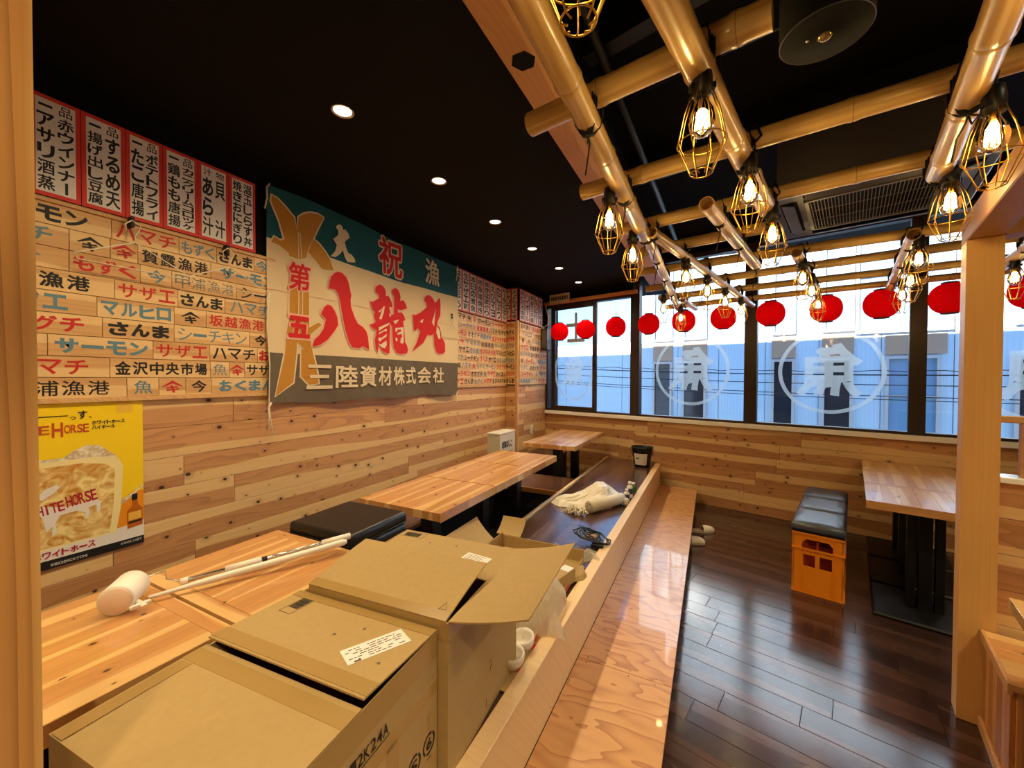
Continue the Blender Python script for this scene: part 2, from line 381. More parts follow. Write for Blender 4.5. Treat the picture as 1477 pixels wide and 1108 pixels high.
# projecting end of the wall and its return beside the window
wc = struct('wall_corner', MB().box(-2.474, -2.305, 4.712, 6.3, .0, 2.75), M_['black'])
for (z0, z1) in rows: obj('plank', boxmesh(.15, z1-z0-.002, .012), M_['cedar'], wc, axes((-2.383, 4.706, (z0+z1)/2), (1,0,0), (0,0,1), (0,-1,0)))
planks(wc, rows, 4.735, 5.71, M_['cedar'], lambda a, z: on_left(a, z, -2.298), lens=(.97,.97), seed=5)
obj('corner_trim', MB().cbox(-.02, .012, -.02, .02, -.90, .905, .002), M_['rim'], wc, Matrix.Translation((-2.296, 4.718, 1.33)))
# floor (window-wall grid)
fl = struct('floor', MB().box(-4.5, 5, -3, 5.05, -.12, -.016), M_['pit'], MW)
rg = random.Random(4)
n = 5.0; k = 0
while n > -.2:
    a = -2.6 - rg.uniform(0, .9) if n < 5.1 else -2.6
    while a < 1.9:
        b = a+.909
        if b > -2.2: 
            obj('floor_board', boxmesh(.9070, .1372, .016, 'fl', .0008), M_['dark'], fl, Matrix.Translation((a+.4545, n-.07, -.008)))
        a = b
    n -= .14; k += 1
# window wall below the sill
wf = struct('wall_far', MB().box(-4.2, 3.6, 5.012, 5.14, -.1, .936), M_['black'], MW)
wrows = [(.936-.156*(k+1), .936-.156*k) for k in range(6)]
planks(wf, wrows, -3.72, 1.9, M_['cedar'], lambda a, z: on_front(a, z, 5.004), seed=8)
obj('upper_wall_panel', MB().box(-4.2, 3.6, 5.0, 5.14, 2.96, 3.4), M_['black'], wf)
obj('upper_wall_panel', MB().box(-4.2, -2.20, 4.98, 5.14, 2.63, 3.0), M_['black'], wf)
sill = struct('trim_1', MB().cbox(-3.62, 3.6, 4.955, 5.14, .936, .985, .003), M_['whitesill'], MW)
struct('trim_2', MB().cbox(-3.62, -2.13, 4.93, 5.0, 2.585, 2.63, .003), M_['bench'], MW)
# ceiling: low black soffit on the left, open black ceiling on the right
struct('ceiling', MB().box(-2.6, -.62, -2.6, 6.4, 2.75, 2.85).box(-.62, -.58, -2.6, 6.4, 2.75, 3.2), M_['black'])
struct('ceiling_open', MB().box(-.62, 5, -3.2, 6.2, 3.18, 3.28), M_['black'])
struct('wall_back', MB().box(-2.6, 5, -2.7, -2.6, -.1, 3.2), mat('warm plaster', (196,160,120), .8))
struct('wall_right', MB().box(3.6, 3.7, -4, 5.1, -.1, 3.2), mat('warm plaster 2', (196,160,120), .8), MW)
# unseen block added overhead, sized to shade the foot of the house opposite
struct('shade_block', MB().box(-16, 9, -6, 5.2, 3.3, 4.97), mat('shade block grey', (180,180,180), .8), MW)
# ------------------------------------------------------------------ windows
def window(i, a0, a1, z1, mull=.0, logo=None):
    w = obj('window_%d' % i, MB().box(a0-.03, a0+.03, 4.985, 5.07, .975, z1).box(a1-.03, a1+.03, 4.985, 5.07, .975, z1)
            .box(a0, a1, 4.985, 5.07, .975, 1.01).box(a0, a1, 4.985, 5.07, z1-.05, z1), M_['brownframe'], None, MW, kind='structure')
    g = obj('glass_pane', MB().box(a0+.02, a1-.02, 5.035, 5.041, 1.0, z1-.03), M_['glass'], w)
    return w, g
def logo(parent, a, z, r, rx=None):
    mb = MB(); n = 56; vs = []; fs = []; rx = rx or r
    for k in range(n):
        t = 2*math.pi*k/n
        vs += [(rx*math.cos(t), r*math.sin(t), 0), ((rx-.035)*math.cos(t), (r-.035)*math.sin(t), 0)]
    for k in range(n): b = (k+1) % n; fs.append((2*k, 2*b, 2*b+1, 2*k+1))
    mb.add(vs, fs); put(mb, '魚', -.62*rx, .62*rx, -.60*r, .66*r, .03, 0, True, stamp=False)
    o = obj('logo_decal', mb, M_['frost'], parent, on_front(a, z, 5.033)); return o
w1, _ = window(1, -3.60, -2.20, 2.60)
obj('sliding_frame', MB().box(-3.50, -3.44, 5.0, 5.03, 1.01, 2.55).box(-2.80, -2.74, 5.0, 5.03, 1.01, 2.55).box(-3.45, -2.75, 5.0, 5.03, 1.01, 1.06).box(-3.45, -2.75, 5.0, 5.03, 2.50, 2.55), M_['brownframe'], w1)
g = obj('sliding_glass', MB().box(-3.45, -2.79, 5.013, 5.017, 1.05, 2.51), M_['glass'], w1)
obj('handle', MB().cbox(-3.485, -3.455, 4.985, 5.0, 1.6, 1.72, .004), M_['blackmetal'], w1)
obj('handle', MB().cbox(-2.785, -2.755, 4.985, 5.0, 1.6, 1.72, .004), M_['blackmetal'], w1)
mb = MB(); n_ = 48; vs = []; fs = []
for k in range(n_):
    t = 2*math.pi*k/n_; vs += [(.33*math.cos(t), .42*math.sin(t), 0), (.295*math.cos(t), .385*math.sin(t), 0)]
for k in range(n_): b = (k+1) % n_; fs.append((2*k, 2*b, 2*b+1, 2*k+1))
mb.add(vs, fs); put(mb, '魚', -.2, .2, -.22, .26, .03, 0, True, stamp=False)
obj('logo_decal', mb, M_['frost'], w1, on_front(-3.12, 1.57, 5.01))
mb = MB(); put(mb, '士', -.17, .17, -.22, .22, .03, 0, True)
obj('sticker_residue', mb, M_['inkslate'], w1, on_front(-3.08, 2.22, 5.01))
w2_, _ = window(2, -2.14, -.88, 2.96); logo(w2_, -1.485, 1.58, .425)
w3_, _ = window(3, -.82, .41, 2.96); logo(w3_, -.18, 1.555, .42)
w4_, _ = window(4, .46, 1.75, 2.96); logo(w4_, 1.15, 1.56, .42)
window(5, 1.81, 3.3, 2.96)
# ================================================================== RAISED SEATING
plat = thing('raised_platform', 'long dark board platform between the light rim and the sunken leg well', 'platform')
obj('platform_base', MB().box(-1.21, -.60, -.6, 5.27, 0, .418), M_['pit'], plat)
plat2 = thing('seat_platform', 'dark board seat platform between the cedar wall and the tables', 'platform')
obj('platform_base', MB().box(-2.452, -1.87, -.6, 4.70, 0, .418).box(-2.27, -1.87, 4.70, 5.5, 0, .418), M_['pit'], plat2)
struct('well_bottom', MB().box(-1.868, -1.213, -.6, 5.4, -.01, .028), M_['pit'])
def deck(x0, x1, y0, y1, seed, plat, wdt=.15):
    rg = random.Random(seed); n = max(1, round((x1-x0)/wdt)); w = (x1-x0)/n
    for i in range(n):
        y = y0-rg.uniform(0, .8)
        while y < y1-.02:
            a = max(y, y0); b = min(y+.91, y1); y += .91
            if b-a > .02: obj('floor_board', boxmesh(b-a-.001, w-.001, .012, 'dk', .0006), M_['dark2'], plat, axes((x0+w*(i+.5), (a+b)/2, .424), (0,1,0), (-1,0,0), (0,0,1)))
deck(-1.19, -.60, -.6, 5.24, 1, plat); deck(-2.45, -1.89, -.6, 4.69, 2, plat2); deck(-2.27, -1.89, 4.69, 5.5, 6, plat2)
for (a, b, lb) in ((3.45, 3.97, 'dark bridge board over the leg well, before the far tables'), (1.17, 1.68, 'dark bridge board over the leg well under the cushion stack')):
    br = thing('bridge_platform', lb, 'platform')
    obj('bridge_board', MB().cbox(-1.862, -1.248, a, b, .40, .43, .003), M_['dark2'], br)
    obj('bridge_edge', MB().cbox(-1.862, -1.248, a-.012, a, .385, .431, .001), M_['bench'], br)
rim = thing('platform_rim', 'light timber edge rail running along the front of the dark platform', 'rail')
obj('rim_face', MB().cbox(-.60, -.545, -.6, 5.12, .17, .432, .003), M_['rim'], rim)
obj('rim_top', MB().cbox(-.599, -.54, -.6, 5.11, .432, .440, .002), M_['rim'], rim)
lip = obj('pit_lip', MB().cbox(-1.245, -1.215, -.6, 5.3, .405, .436, .002), M_['rim'], plat)
obj('pit_lip', MB().cbox(-1.885, -1.865, -.6, 5.5, .405, .434, .002), M_['rim'], plat2)
step = thing('plywood_step', 'low step of two plywood sheets in front of the platform', 'step')
obj('plywood_sheet', MB().cbox(-.543, -.135, 1.785, 5.13, .155, .172, .001), M_['ply'], step)
obj('plywood_sheet', MB().cbox(-.543, -.135, -.6, 1.782, .155, .172, .001), M_['ply'], step)
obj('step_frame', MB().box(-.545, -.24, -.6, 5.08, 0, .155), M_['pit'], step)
mb = MB()
for (x, y) in ((-.50,1.80),(-.42,1.80),(-.31,1.80),(-.2,1.80),(-.50,1.765),(-.31,1.765),(-.2,1.765)): mb.lathe([(.004,.1722),(.004,.1732)], 8, Matrix.Translation((x,y,0)))
obj('screw_head', mb, M_['steel'], step)
# tables over the sunken leg well
def staves(parent, w, d, th, z, n, m, frame=.0):
    for i in range(n):
        s = w/n; obj('stave', boxmesh(d-2*frame-.0006, s-.0006, th, 'st', .0006), m, parent, axes((-w/2+s*(i+.5), 0, z-th/2), (0,1,0), (-1,0,0), (0,0,1)))
    if frame:
        for sy in (-1, 1): obj('end_strip', boxmesh(w, frame-.001, th, 'es', .001), m, parent, Matrix.Translation((0, sy*(d/2-frame/2), z-th/2)))
def table(label, x, y, w, d, group, M=None, frame=0, legs='two', zt=.76, z0=.03, n=8):
    t = thing('low_table', label, 'table', M or T(x, y), group)
    staves(t, w, d, .045, zt, n, M_['table'], frame)
    for s in (-1, 1): obj('edge_band', MB().box(min(s*w/2, s*(w/2+.002)), max(s*w/2, s*(w/2+.002)), -d/2, d/2, zt-.05, zt-.0008), M_['table'], t)
    if legs:
        obj('leg', MB().cbox(-.045, .045, -.045, .045, z0+.012, zt-.056, .004), M_['blackmetal'], t)
        obj('mounting_plate', MB().cbox(-.15, .15, -.15, .15, zt-.056, zt-.046, .002), M_['blackmetal'], t)
        obj('base_plate', MB().cbox(-.2, .2, -.2, .2, z0, z0+.012, .002), M_['blackmetal'], t)
    return t
TX = -1.565; GT = 'pale laminated tables over the sunken leg well'
table('laminated table top nearest the window, behind its twin at the far end', TX, 4.93, .60, .63, GT)
table('glossy laminated table joined to the farthest one, standing apart from the row', TX, 4.295, .60, .63, GT)
table('laminated table in the middle row beside the dark bridge board, farthest of the three', TX, 3.175, .59, .54, GT)
table('middle laminated table of the row of three beside the banner wall', TX, 2.595, .59, .60, GT)
table('laminated table right behind the black cushions, its corner facing us', TX, 1.985, .59, .60, GT)
table('laminated table with the lint roller handle on it, in front of the cushions', -1.515, .91, .59, .50, GT, frame=.045)
table('nearest laminated table under the white roller case, beside the big carton', -1.515, .36, .59, .58, GT, frame=.045)
obj('side_rail', MB(), None) if False else None
# cushions on the bridge between tables
for i, lb in enumerate(('bottom black seat cushion of the square stack', 'second black seat cushion from the bottom of the stack', 'third black seat cushion from the bottom of the stack', 'third black seat cushion from the top of the stack', 'black seat cushion directly under the topmost one', 'topmost black vinyl seat cushion stacked between the tables')):
    c = thing('seat_cushion', lb, 'cushion', T(-1.575+.007*(i%2), 1.375-.005*(i%3), .431+.0617*i, R(1.6*(i%2))), 'black seat cushions')
    mb = MB(); prof = [(-.008,.0),(.0,.006),(.003,.03),(0,.052),(-.006,.059),(-.014,.0615)]
    vs = []; fs = []; hw, hd = .20, .18
    def rr(e, z, hw=hw, hd=hd):
        out = []
        for cx, cy, a0 in ((hw-.018,hd-.018,0),(-hw+.018,hd-.018,90),(-hw+.018,-hd+.018,180),(hw-.018,-hd+.018,270)):
            for q in range(4): t = R(a0+30*q); out.append((cx+(.018+e)*math.cos(t), cy+(.018+e)*math.sin(t), z))
        return out
    for e, z in prof: vs += rr(e, z)
    for k in range(len(prof)-1):
        for j in range(16): a = k*16+j; b = k*16+(j+1)%16; fs.append((a,b,b+16,a+16))
    fs.append(tuple(range(15,-1,-1))); mb.add(vs, fs, True); mb.add(vs[80:96], [tuple(range(16))], False)
    obj('cover', mb, M_['vinyl'], c); p = [(x,y,.012) for x,y,_ in rr(.003,0)]; obj('piping', MB().tube(p, .003, 5, True), M_['vinyl'], c)
# ================================================================== NAME-PLATE BOARDS
K, RD, BL, GY = 'ink', 'inkred', 'inkblue', 'inkslate'
ROOF = '仐'
def plate(parent, place, x0, x1, z0, z1, text, col, bold, th=.012):
    w = x1-x0-.002; h = z1-z0-.002
    o = obj('name_plate', boxmesh(w, h, th, 'pl', .001), M_['plate'], parent, place((x0+x1)/2, (z0+z1)/2))
    if text:
        cw = h*.80; tw = min(w*.94, len(text)*cw*1.12); 
        mb = line(text, -tw/2, tw/2, -h*.36, h*.36, bold, th/2+.0006)
        obj('lettering', mb, M_[col], o)
nb = obj('sign_board', MB().box(-.006, 0, .30, 1.60, 1.375, 2.215), M_['plate'], None, Matrix.Translation((-2.462,0,0)))
setp(nb, label='wooden wall board of painted fish and port names, left of the banner', category='sign board')
obj('board_ledge', MB().cbox(-2.4625+2.462, .022, .30, 1.60, 1.362, 1.382, .002), M_['plate'], nb)
obj('board_ledge', MB().cbox(-2.4625+2.462, .022, .30, 1.60, 2.195, 2.215, .002), M_['plate'], nb)
pn = lambda a, z: on_left(a, z, .008)
zr = [1.382+.0904*k for k in range(10)]
NR = [ # rows from the bottom
 [(.42,.847,'甲浦漁港',K,.012),(.847,.967,'魚',BL,.012),(.967,1.08,ROOF,RD,.03),(1.08,1.20,'今',K,.03),(1.20,1.58,'おくまん',BL,.05)],
 [(.42,.789,'ハマチ',RD,.02),(.789,1.194,'金沢中央市場',K,.035),(1.194,1.29,'魚',BL,.008),(1.29,1.372,ROOF,RD,.03),(1.372,1.60,'サザエ',K,.02)],
 [(.34,.60,'オグ',RD,.02),(.60,.946,'サーモン',BL,.045),(.946,1.192,'サザエ',RD,.015),(1.192,1.446,'ハマチ',K,.02),(1.446,1.60,'おく',RD,.05)],
 [(.34,.766,'オオグチ',RD,.035),(.766,1.032,'さんま',K,.05),(1.032,1.40,'シーチキン',BL,.0),(1.40,1.53,'今',K,.04)],
 [(.34,.749,'サザエ',BL,.03),(.749,1.033,'マルヒロ',BL,.04),(1.033,1.176,ROOF,K,.03),(1.176,1.50,'坂越漁港',RD,.03),(1.50,1.6,'',K,0)],
 [(.34,.808,'坂越漁港',K,.035),(.808,1.049,'サザエ',RD,.015),(1.049,1.269,'さんま',K,.04),(1.269,1.55,'ハマチ',BL,.015)],
 [(.42,.665,ROOF,BL,.03),(.665,.90,'もずく',RD,.035),(.90,1.024,'今',BL,.03),(1.024,1.33,'甲浦漁港',GY,.01),(1.33,1.6,'シーー',K,.01)],
 [(.34,.666,'ハマチ',BL,.02),(.666,.795,ROOF,K,.03),(.795,.892,ROOF,RD,.03),(.892,1.20,'賀露漁港',K,.03),(1.20,1.60,'サーモン',BL,.04)],
 [(.34,.80,'サーモン',K,.04),(.80,1.056,'ハマチ',RD,.02),(1.056,1.23,'もずく',BL,.015),(1.23,1.43,'さんま',K,.045),(1.43,1.6,'今今',BL,.03)]]
for k, row in enumerate(NR):
    for (a, b, t, c, bo) in row: plate(nb, pn, a, b, zr[k], zr[k+1]-.0005, t, c, bo)
FR = [
 [('サザエ',RD),('さんま',K),('もずく',GY),('ハマチ',RD),('金沢中央市場',K)],
 [('シーチキン',RD),('オオグチ',K),('魚',GY),('サザエ',RD),('おくまん',K)],
 [('市場',K),('ハマチ',GY),('魚',RD),('もずく',GY),('サーモン',GY),('オオグチ',RD)],
 [('オグチ',GY),('シーチキン',K),('さんま',RD),('サザエ',K),('賀露漁港',GY)],
 [('今',K),('サザエ',K),('さんま',BL),('金沢中央市場',RD),('マルヒロ',K)],
 [(ROOF,BL),('今',RD),('甲浦漁港',GY),('坂越漁港',K),('サーモン',GY)],
 [('サーモン',RD),('オオグチ',K),('賀露漁港',BL),('金沢中央市場',RD)],
 [('魚',K),('シーチキン',GY),('坂越漁港',RD),('ハマチ',K),('もずく',K)],
 [('ハマチ',K),('今',K),(ROOF,RD),('サーモン',K),('シーチキン',RD)]]
SR = [
 [('坂越漁港',BL),('ハマチ',GY),('おくまん',RD)], [('シーチキン',RD),('魚',GY),('サザエ',BL)], [('もずく',GY),('オオグチ',K),('ハマチ',RD)],
 [(ROOF,K),('サーモン',RD),('賀露漁港',BL)], [('金沢市場',GY),('おくまん',K),('ハマチ',RD)], [('サザエ',RD),('坂越漁港',K),('もずく',RD)],
 [('魚',K),('今',K),('甲浦漁港',BL)], [('マルヒロ',GY),('サザエ',K),(ROOF,RD)], [('おくまん',K),('さんま',RD),('ハマチ',K)]]
def fill(parent, place, rows_, y0, y1, z0, z1, th=.012):
    h = (z1-z0)/len(rows_)
    for k, row in enumerate(rows_):
        tot = sum(len(t)+.6 for t, c in row); x = y0
        for i, (t, c) in enumerate(row):
            w = (y1-y0)*(len(t)+.6)/tot; plate(parent, place, x, x+w, z0+h*k, z0+h*(k+1), t, c, .028 if (i+k) % 3 else .045, th); x += w
fb = obj('sign_board', MB().box(-.006, 0, 3.47, 4.69, 1.375, 2.20), M_['plate'], None, Matrix.Translation((-2.462,0,0)))
setp(fb, label='wooden wall board of painted fish names, right of the banner', category='sign board')
fill(fb, pn, FR, 3.47, 4.69, 1.39, 2.195)
endr = [('さんま',K),('オオグチ',RD),('サーモン',K),('甲浦漁港',GY),('マルヒロ',K),('ハマチ',GY),('金沢市場',RD),('もずく',K),('シーチキン',RD)]
for k, (t_, c_) in enumerate(endr): plate(fb, lambda a, z: axes((a+2.462, 4.694, z), (1,0,0), (0,0,1), (0,-1,0)), -2.455, -2.318, 1.39+.0925*k, 1.39+.0925*(k+1), t_, c_, .04)
sb = obj('sign_board', MB().box(-.006, 0, 4.74, 5.71, 1.375, 2.22), M_['plate'], None, Matrix.Translation((-2.284,0,0)))
setp(sb, label='narrow wooden board of fish names on the short wall by the window', category='sign board')
fill(sb, lambda a, z: on_left(a, z, .008), SR, 4.74, 5.70, 1.39, 2.215)
obj('board_ledge', MB().cbox(0, .02, 3.47, 4.69, 1.368, 1.385, .002), M_['plate'], fb)
# ------------------------------------------------------------------ hanging menu papers
def menu(y0, y1, z0, z1, x, cols, border, label, head='', pad=.02, headcols=None, name='menu_paper', front=False):
    M = on_left((y0+y1)/2, (z0+z1)/2, x) if not front else axes(((y0+y1)/2, x, (z0+z1)/2), (1,0,0), (0,0,1), (0,-1,0))
    w = y1-y0; h = z1-z0
    o = obj(name, MB().box(-w/2+.001, w/2-.001, -h/2, h/2, -.0015, 0), M_[border], None, M)
    setp(o, label=label, category='menu', group='hand written menu papers')
    obj('white_field', MB().add([(-w/2+pad,-h/2+pad,.0006),(w/2-pad,-h/2+pad,.0006),(w/2-pad,h/2-pad,.0006),(-w/2+pad,h/2-pad,.0006)], [(0,1,2,3)]), M_['paper'], o)
    mb = MB(); iw = w-2*pad; n = len(cols); top = h/2-pad-.006
    if head:
        hw = iw/len(head)
        for i, ch in enumerate(head): put(mb, ch, -iw/2+hw*i+hw*.16, -iw/2+hw*(i+1)-hw*.16, top-h*.10, top, .012, .0012)
        top -= h*.115
    for i, c in enumerate(cols):        # cols listed right to left
        cw = iw/n; x1 = iw/2-cw*i
        column(mb, c, x1-cw*.93, x1-cw*.07, -h/2+pad+.006, top, .030, .0012, .08)
    obj('brush_lettering', mb, M_['ink'], o)
ML = [(.555,.700,('赤ウインナー','アサリ酒蒸'),'一品','menu paper for red sausages, leftmost beside the timber post'),
 (.700,.845,('するめ天','揚げ出し豆腐'),'一品','menu paper for squid tempura and fried tofu, second from the post'),
 (.845,.985,('ポテトフライ','たこ唐揚'),'一品','menu paper for french fries and fried octopus'),
 (.985,1.135,('カニクリームコロッケ','鶏もも唐揚'),'一品','menu paper with the long crab croquette line'),
 (1.135,1.285,('貝 汁','あら汁'),'汁物','menu paper for clam and fish soups'),
 (1.285,1.43,('温玉しらす丼','焼きおにぎり'),'','menu paper for rice bowl and rice balls, next to the banner')]
for y0, y1, c, hd, lb in ML: menu(y0, y1, 2.215, 2.622, -2.432, c, 'paperred', lb, hd, .016)
for y0, y1, *_ in ML[1:]: pass
FM = ['はまちおどり','生サザエ刺','本日の煮魚','地魚塩焼き','焼きはまぐり','えびマヨ','たこぶつ','サーモンユッケ']
for i, t in enumerate(FM):
    y0 = 3.475+.152*i; menu(y0, y0+.152, 2.205, 2.66, -2.44, (t,), 'paperpink', 'far menu paper right of the banner, %s in the row' % ('first','second','third','fourth','fifth','sixth','seventh','eighth and last')[i], '', .015)
menu(-2.475, -2.38, 2.24, 2.66, 4.696, ('アサリコーン',), 'paperred', 'left menu paper on the narrow end face of the wall', '', .012, front=True)
menu(-2.38, -2.285, 2.24, 2.66, 4.696, ('天ぷらそば盛',), 'paperred', 'right menu paper with bold lettering on the narrow end face', '', .012, front=True)
for i, t in enumerate(('のどぐろ塩焼','ハイボール','刺身三点盛','レモンサワー','本日の地酒')):
    y0 = 4.75+.158*i; menu(y0, y0+.158, 2.235, 2.665, -2.278, (t,), 'paperpink', '%s menu paper on the short wall beside the window' % ('first','second','third','fourth','fifth and last')[i], '', .015)
# ------------------------------------------------------------------ banner
BY0, BY1, BZ0, BZ1, BX = 1.50, 3.515, 1.306, 2.665, -2.425
def wav(y, z): return .012*math.sin(y*5.1+z*1.7)+.006*math.sin(y*11+z*3)
ban = thing('fishing_banner', 'large good catch fishing banner in teal, cream and grey on the cedar wall', 'banner', Matrix.Translation((BX, 0, 0)))
def cloth(z0f, z1f, m, name, off=0):
    mb = MB(); nx = 60; nz = 10; vs = []; fs = []
    for i in range(nx+1):
        y = BY0+(BY1-BY0)*i/nx
        for j in range(nz+1):
            za = z0f(y); zb = z1f(y); z = za+(zb-za)*j/nz; vs.append((wav(y,z)+off, y, z))
    for i in range(nx):
        for j in range(nz): a = i*(nz+1)+j; fs.append((a, a+nz+1, a+nz+2, a+1))
    mb.add(vs, fs, True); return obj(name, mb, m, ban)
tz = lambda y: 2.335-.07*math.sin((y-BY0)/(BY1-BY0)*math.pi*.9)*.3 - (.0 if y < 1.6 else 0)
cloth(lambda y: tz(y), lambda y: BZ1-.012+.01*math.sin((y-BY0)*3), M_['teal'], 'teal_band')
cloth(lambda y: 1.63, lambda y: tz(y), M_['cream'], 'cream_band')
cloth(lambda y: BZ0+.008*math.sin(y*9), lambda y: 1.63, M_['greycloth'], 'grey_band')
def drape(mb, off):   # mb in (y,z) local plane -> banner surface; long triangles are cut finer first
    import bmesh
    bm = bmesh.new(); vs = [bm.verts.new(v) for v in mb.v]
    for f in mb.f:
        try: bm.faces.new([vs[i] for i in f])
        except Exception: pass
    for lim in (.12, .06):
        es = [e for e in bm.edges if e.calc_length() > lim]
        if es: bmesh.ops.subdivide_edges(bm, edges=es, cuts=1, use_grid_fill=True)
    bmesh.ops.triangulate(bm, faces=bm.faces)
    me = bpy.data.meshes.new('print')
    for v in bm.verts: y, z = v.co.x, v.co.y; v.co = Vector((wav(y, z)+off, y, z))
    bm.to_mesh(me); bm.free(); return me
def bprint(name, mb, m, off=.004): return obj(name, drape(mb, off), m, ban)
# gold ribbon knot with cream outline
def outline(pts, grow):
    n = len(pts); ar = sum(pts[i][0]*pts[(i+1)%n][1]-pts[(i+1)%n][0]*pts[i][1] for i in range(n)); s = 1 if ar > 0 else -1; out = []
    for i in range(n):
        a = Vector(pts[i-1]); b = Vector(pts[i]); c = Vector(pts[(i+1)%n]); u = (b-a).normalized(); v = (c-b).normalized()
        nn = Vector((u.y+v.y, -u.x-v.x)); nn = nn.normalized()*s if nn.length > 1e-5 else Vector((0,0)); out.append(tuple(b+nn*grow))
    return out
# shapes of the dyed print, in metres on the banner plane (y along the wall, z up)
MARU = [[(2.958, 2.197), (2.963, 2.231), (2.997, 2.257), (3.041, 2.261), (3.08, 2.243), (3.115, 2.204), (3.152, 2.229), (3.183, 2.264), (3.196, 2.256), (3.206, 2.209), (3.203, 2.098), (3.16, 2.034), (3.149, 1.997), (3.19, 1.972), (3.213, 1.923), (3.217, 1.877), (3.254, 1.86), (3.281, 1.823), (3.285, 1.743), (3.252, 1.718), (3.177, 1.711), (3.14, 1.732), (3.11, 1.797), (3.096, 1.902), (3.061, 1.884), (3.012, 1.887), (2.958, 1.805), (2.819, 1.711), (2.874, 1.799), (2.917, 1.906), (2.885, 1.936), (2.839, 1.899), (2.818, 2.048), (2.854, 2.05), (2.919, 2.086), (2.991, 2.143), (2.986, 2.183)]]
MARU_H = [[(3.125, 2.151), (3.101, 2.09), (3.065, 2.009), (3.102, 1.976), (3.11, 2.06)], [(2.951, 2.029), (2.899, 1.992), (2.941, 1.991)], [(3.14, 1.983), (3.135, 1.915), (3.173, 1.86), (3.2, 1.862), (3.195, 1.927), (3.169, 1.964)]]
HACHI = [[(1.905, 1.987), (1.931, 1.983), (1.961, 1.953), (1.984, 1.909), (1.991, 1.854), (1.956, 1.801), (1.904, 1.739), (1.852, 1.701), (1.799, 1.684), (1.812, 1.734), (1.847, 1.768), (1.876, 1.816), (1.892, 1.883), (1.855, 1.915), (1.878, 1.963)], [(1.911, 2.099), (1.92, 2.153), (1.934, 2.19), (1.965, 2.223), (1.996, 2.238), (2.034, 2.236), (2.07, 2.214), (2.088, 2.182), (2.102, 2.131), (2.113, 2.09), (2.105, 2.052), (2.111, 1.999), (2.144, 1.93), (2.175, 1.887), (2.226, 1.865), (2.258, 1.837), (2.275, 1.794), (2.287, 1.698), (2.256, 1.706), (2.216, 1.722), (2.196, 1.7), (2.119, 1.701), (2.086, 1.741), (2.057, 1.817), (2.037, 1.892), (2.017, 1.984), (2.0, 2.064), (1.983, 2.09), (1.963, 2.105)]]
RYU = [[(2.354, 2.164), (2.356, 2.203), (2.399, 2.233), (2.437, 2.23), (2.467, 2.208), (2.476, 2.179), (2.472, 2.152), (2.505, 2.161), (2.533, 2.134), (2.553, 2.103), (2.555, 2.077), (2.512, 2.066), (2.526, 2.029), (2.507, 1.997), (2.539, 1.978), (2.51, 1.937), (2.518, 1.901), (2.507, 1.686), (2.491, 1.674), (2.43, 1.693), (2.385, 1.738), (2.375, 1.678), (2.355, 1.711), (2.345, 1.777), (2.364, 1.859), (2.321, 1.868), (2.295, 1.892), (2.358, 1.922), (2.34, 1.953), (2.337, 1.98), (2.348, 2.001), (2.323, 2.016), (2.297, 2.077), (2.324, 2.079), (2.39, 2.118), (2.389, 2.146)], [(2.555, 2.196), (2.558, 2.22), (2.595, 2.245), (2.629, 2.243), (2.654, 2.215), (2.664, 2.181), (2.66, 2.147), (2.701, 2.16), (2.731, 2.132), (2.747, 2.094), (2.678, 2.069), (2.626, 2.067), (2.628, 2.04), (2.682, 2.048), (2.712, 2.019), (2.726, 1.99), (2.694, 1.971), (2.704, 1.939), (2.714, 1.855), (2.718, 1.791), (2.744, 1.766), (2.76, 1.724), (2.744, 1.695), (2.664, 1.681), (2.597, 1.691), (2.56, 1.735), (2.549, 1.793), (2.546, 1.904), (2.51, 1.94), (2.535, 2.004), (2.568, 2.017), (2.577, 2.077), (2.583, 2.169)]]
RYU_H = [[(2.457, 2.067), (2.434, 2.055), (2.392, 1.953), (2.414, 1.952), (2.443, 2.011)], [(2.425, 2.043), (2.387, 2.015), (2.388, 2.004), (2.407, 2.016)], [(2.385, 1.855), (2.387, 1.883), (2.51, 1.937), (2.494, 1.912), (2.44, 1.886)], [(2.385, 1.825), (2.386, 1.839), (2.474, 1.884), (2.476, 1.862), (2.439, 1.855)], [(2.382, 1.774), (2.381, 1.796), (2.423, 1.806), (2.474, 1.839), (2.47, 1.815), (2.423, 1.789), (2.4, 1.77)], [(2.385, 1.741), (2.382, 1.755), (2.404, 1.745), (2.469, 1.784), (2.473, 1.747), (2.453, 1.717), (2.422, 1.721)], [(2.587, 1.902), (2.698, 1.92), (2.7, 1.79), (2.683, 1.774), (2.65, 1.78), (2.657, 1.814), (2.684, 1.84), (2.666, 1.86), (2.615, 1.846), (2.611, 1.86), (2.674, 1.884), (2.658, 1.898), (2.616, 1.891), (2.607, 1.875), (2.586, 1.867)], [(2.588, 1.823), (2.615, 1.81), (2.606, 1.786), (2.585, 1.796)], [(2.56, 1.958), (2.642, 1.981), (2.608, 1.949), (2.587, 1.935)]]
DAI = [[(1.977, 2.551), (1.991, 2.573), (2.012, 2.584), (2.033, 2.578), (2.045, 2.553), (2.061, 2.564), (2.09, 2.544), (2.103, 2.517), (2.057, 2.473), (2.067, 2.435), (2.085, 2.401), (2.118, 2.395), (2.148, 2.372), (2.151, 2.345), (2.08, 2.33), (2.055, 2.36), (2.038, 2.406), (2.016, 2.373), (1.974, 2.338), (1.93, 2.33), (1.968, 2.377), (1.986, 2.426), (1.954, 2.46), (1.99, 2.494), (2.001, 2.515), (1.997, 2.537)]]
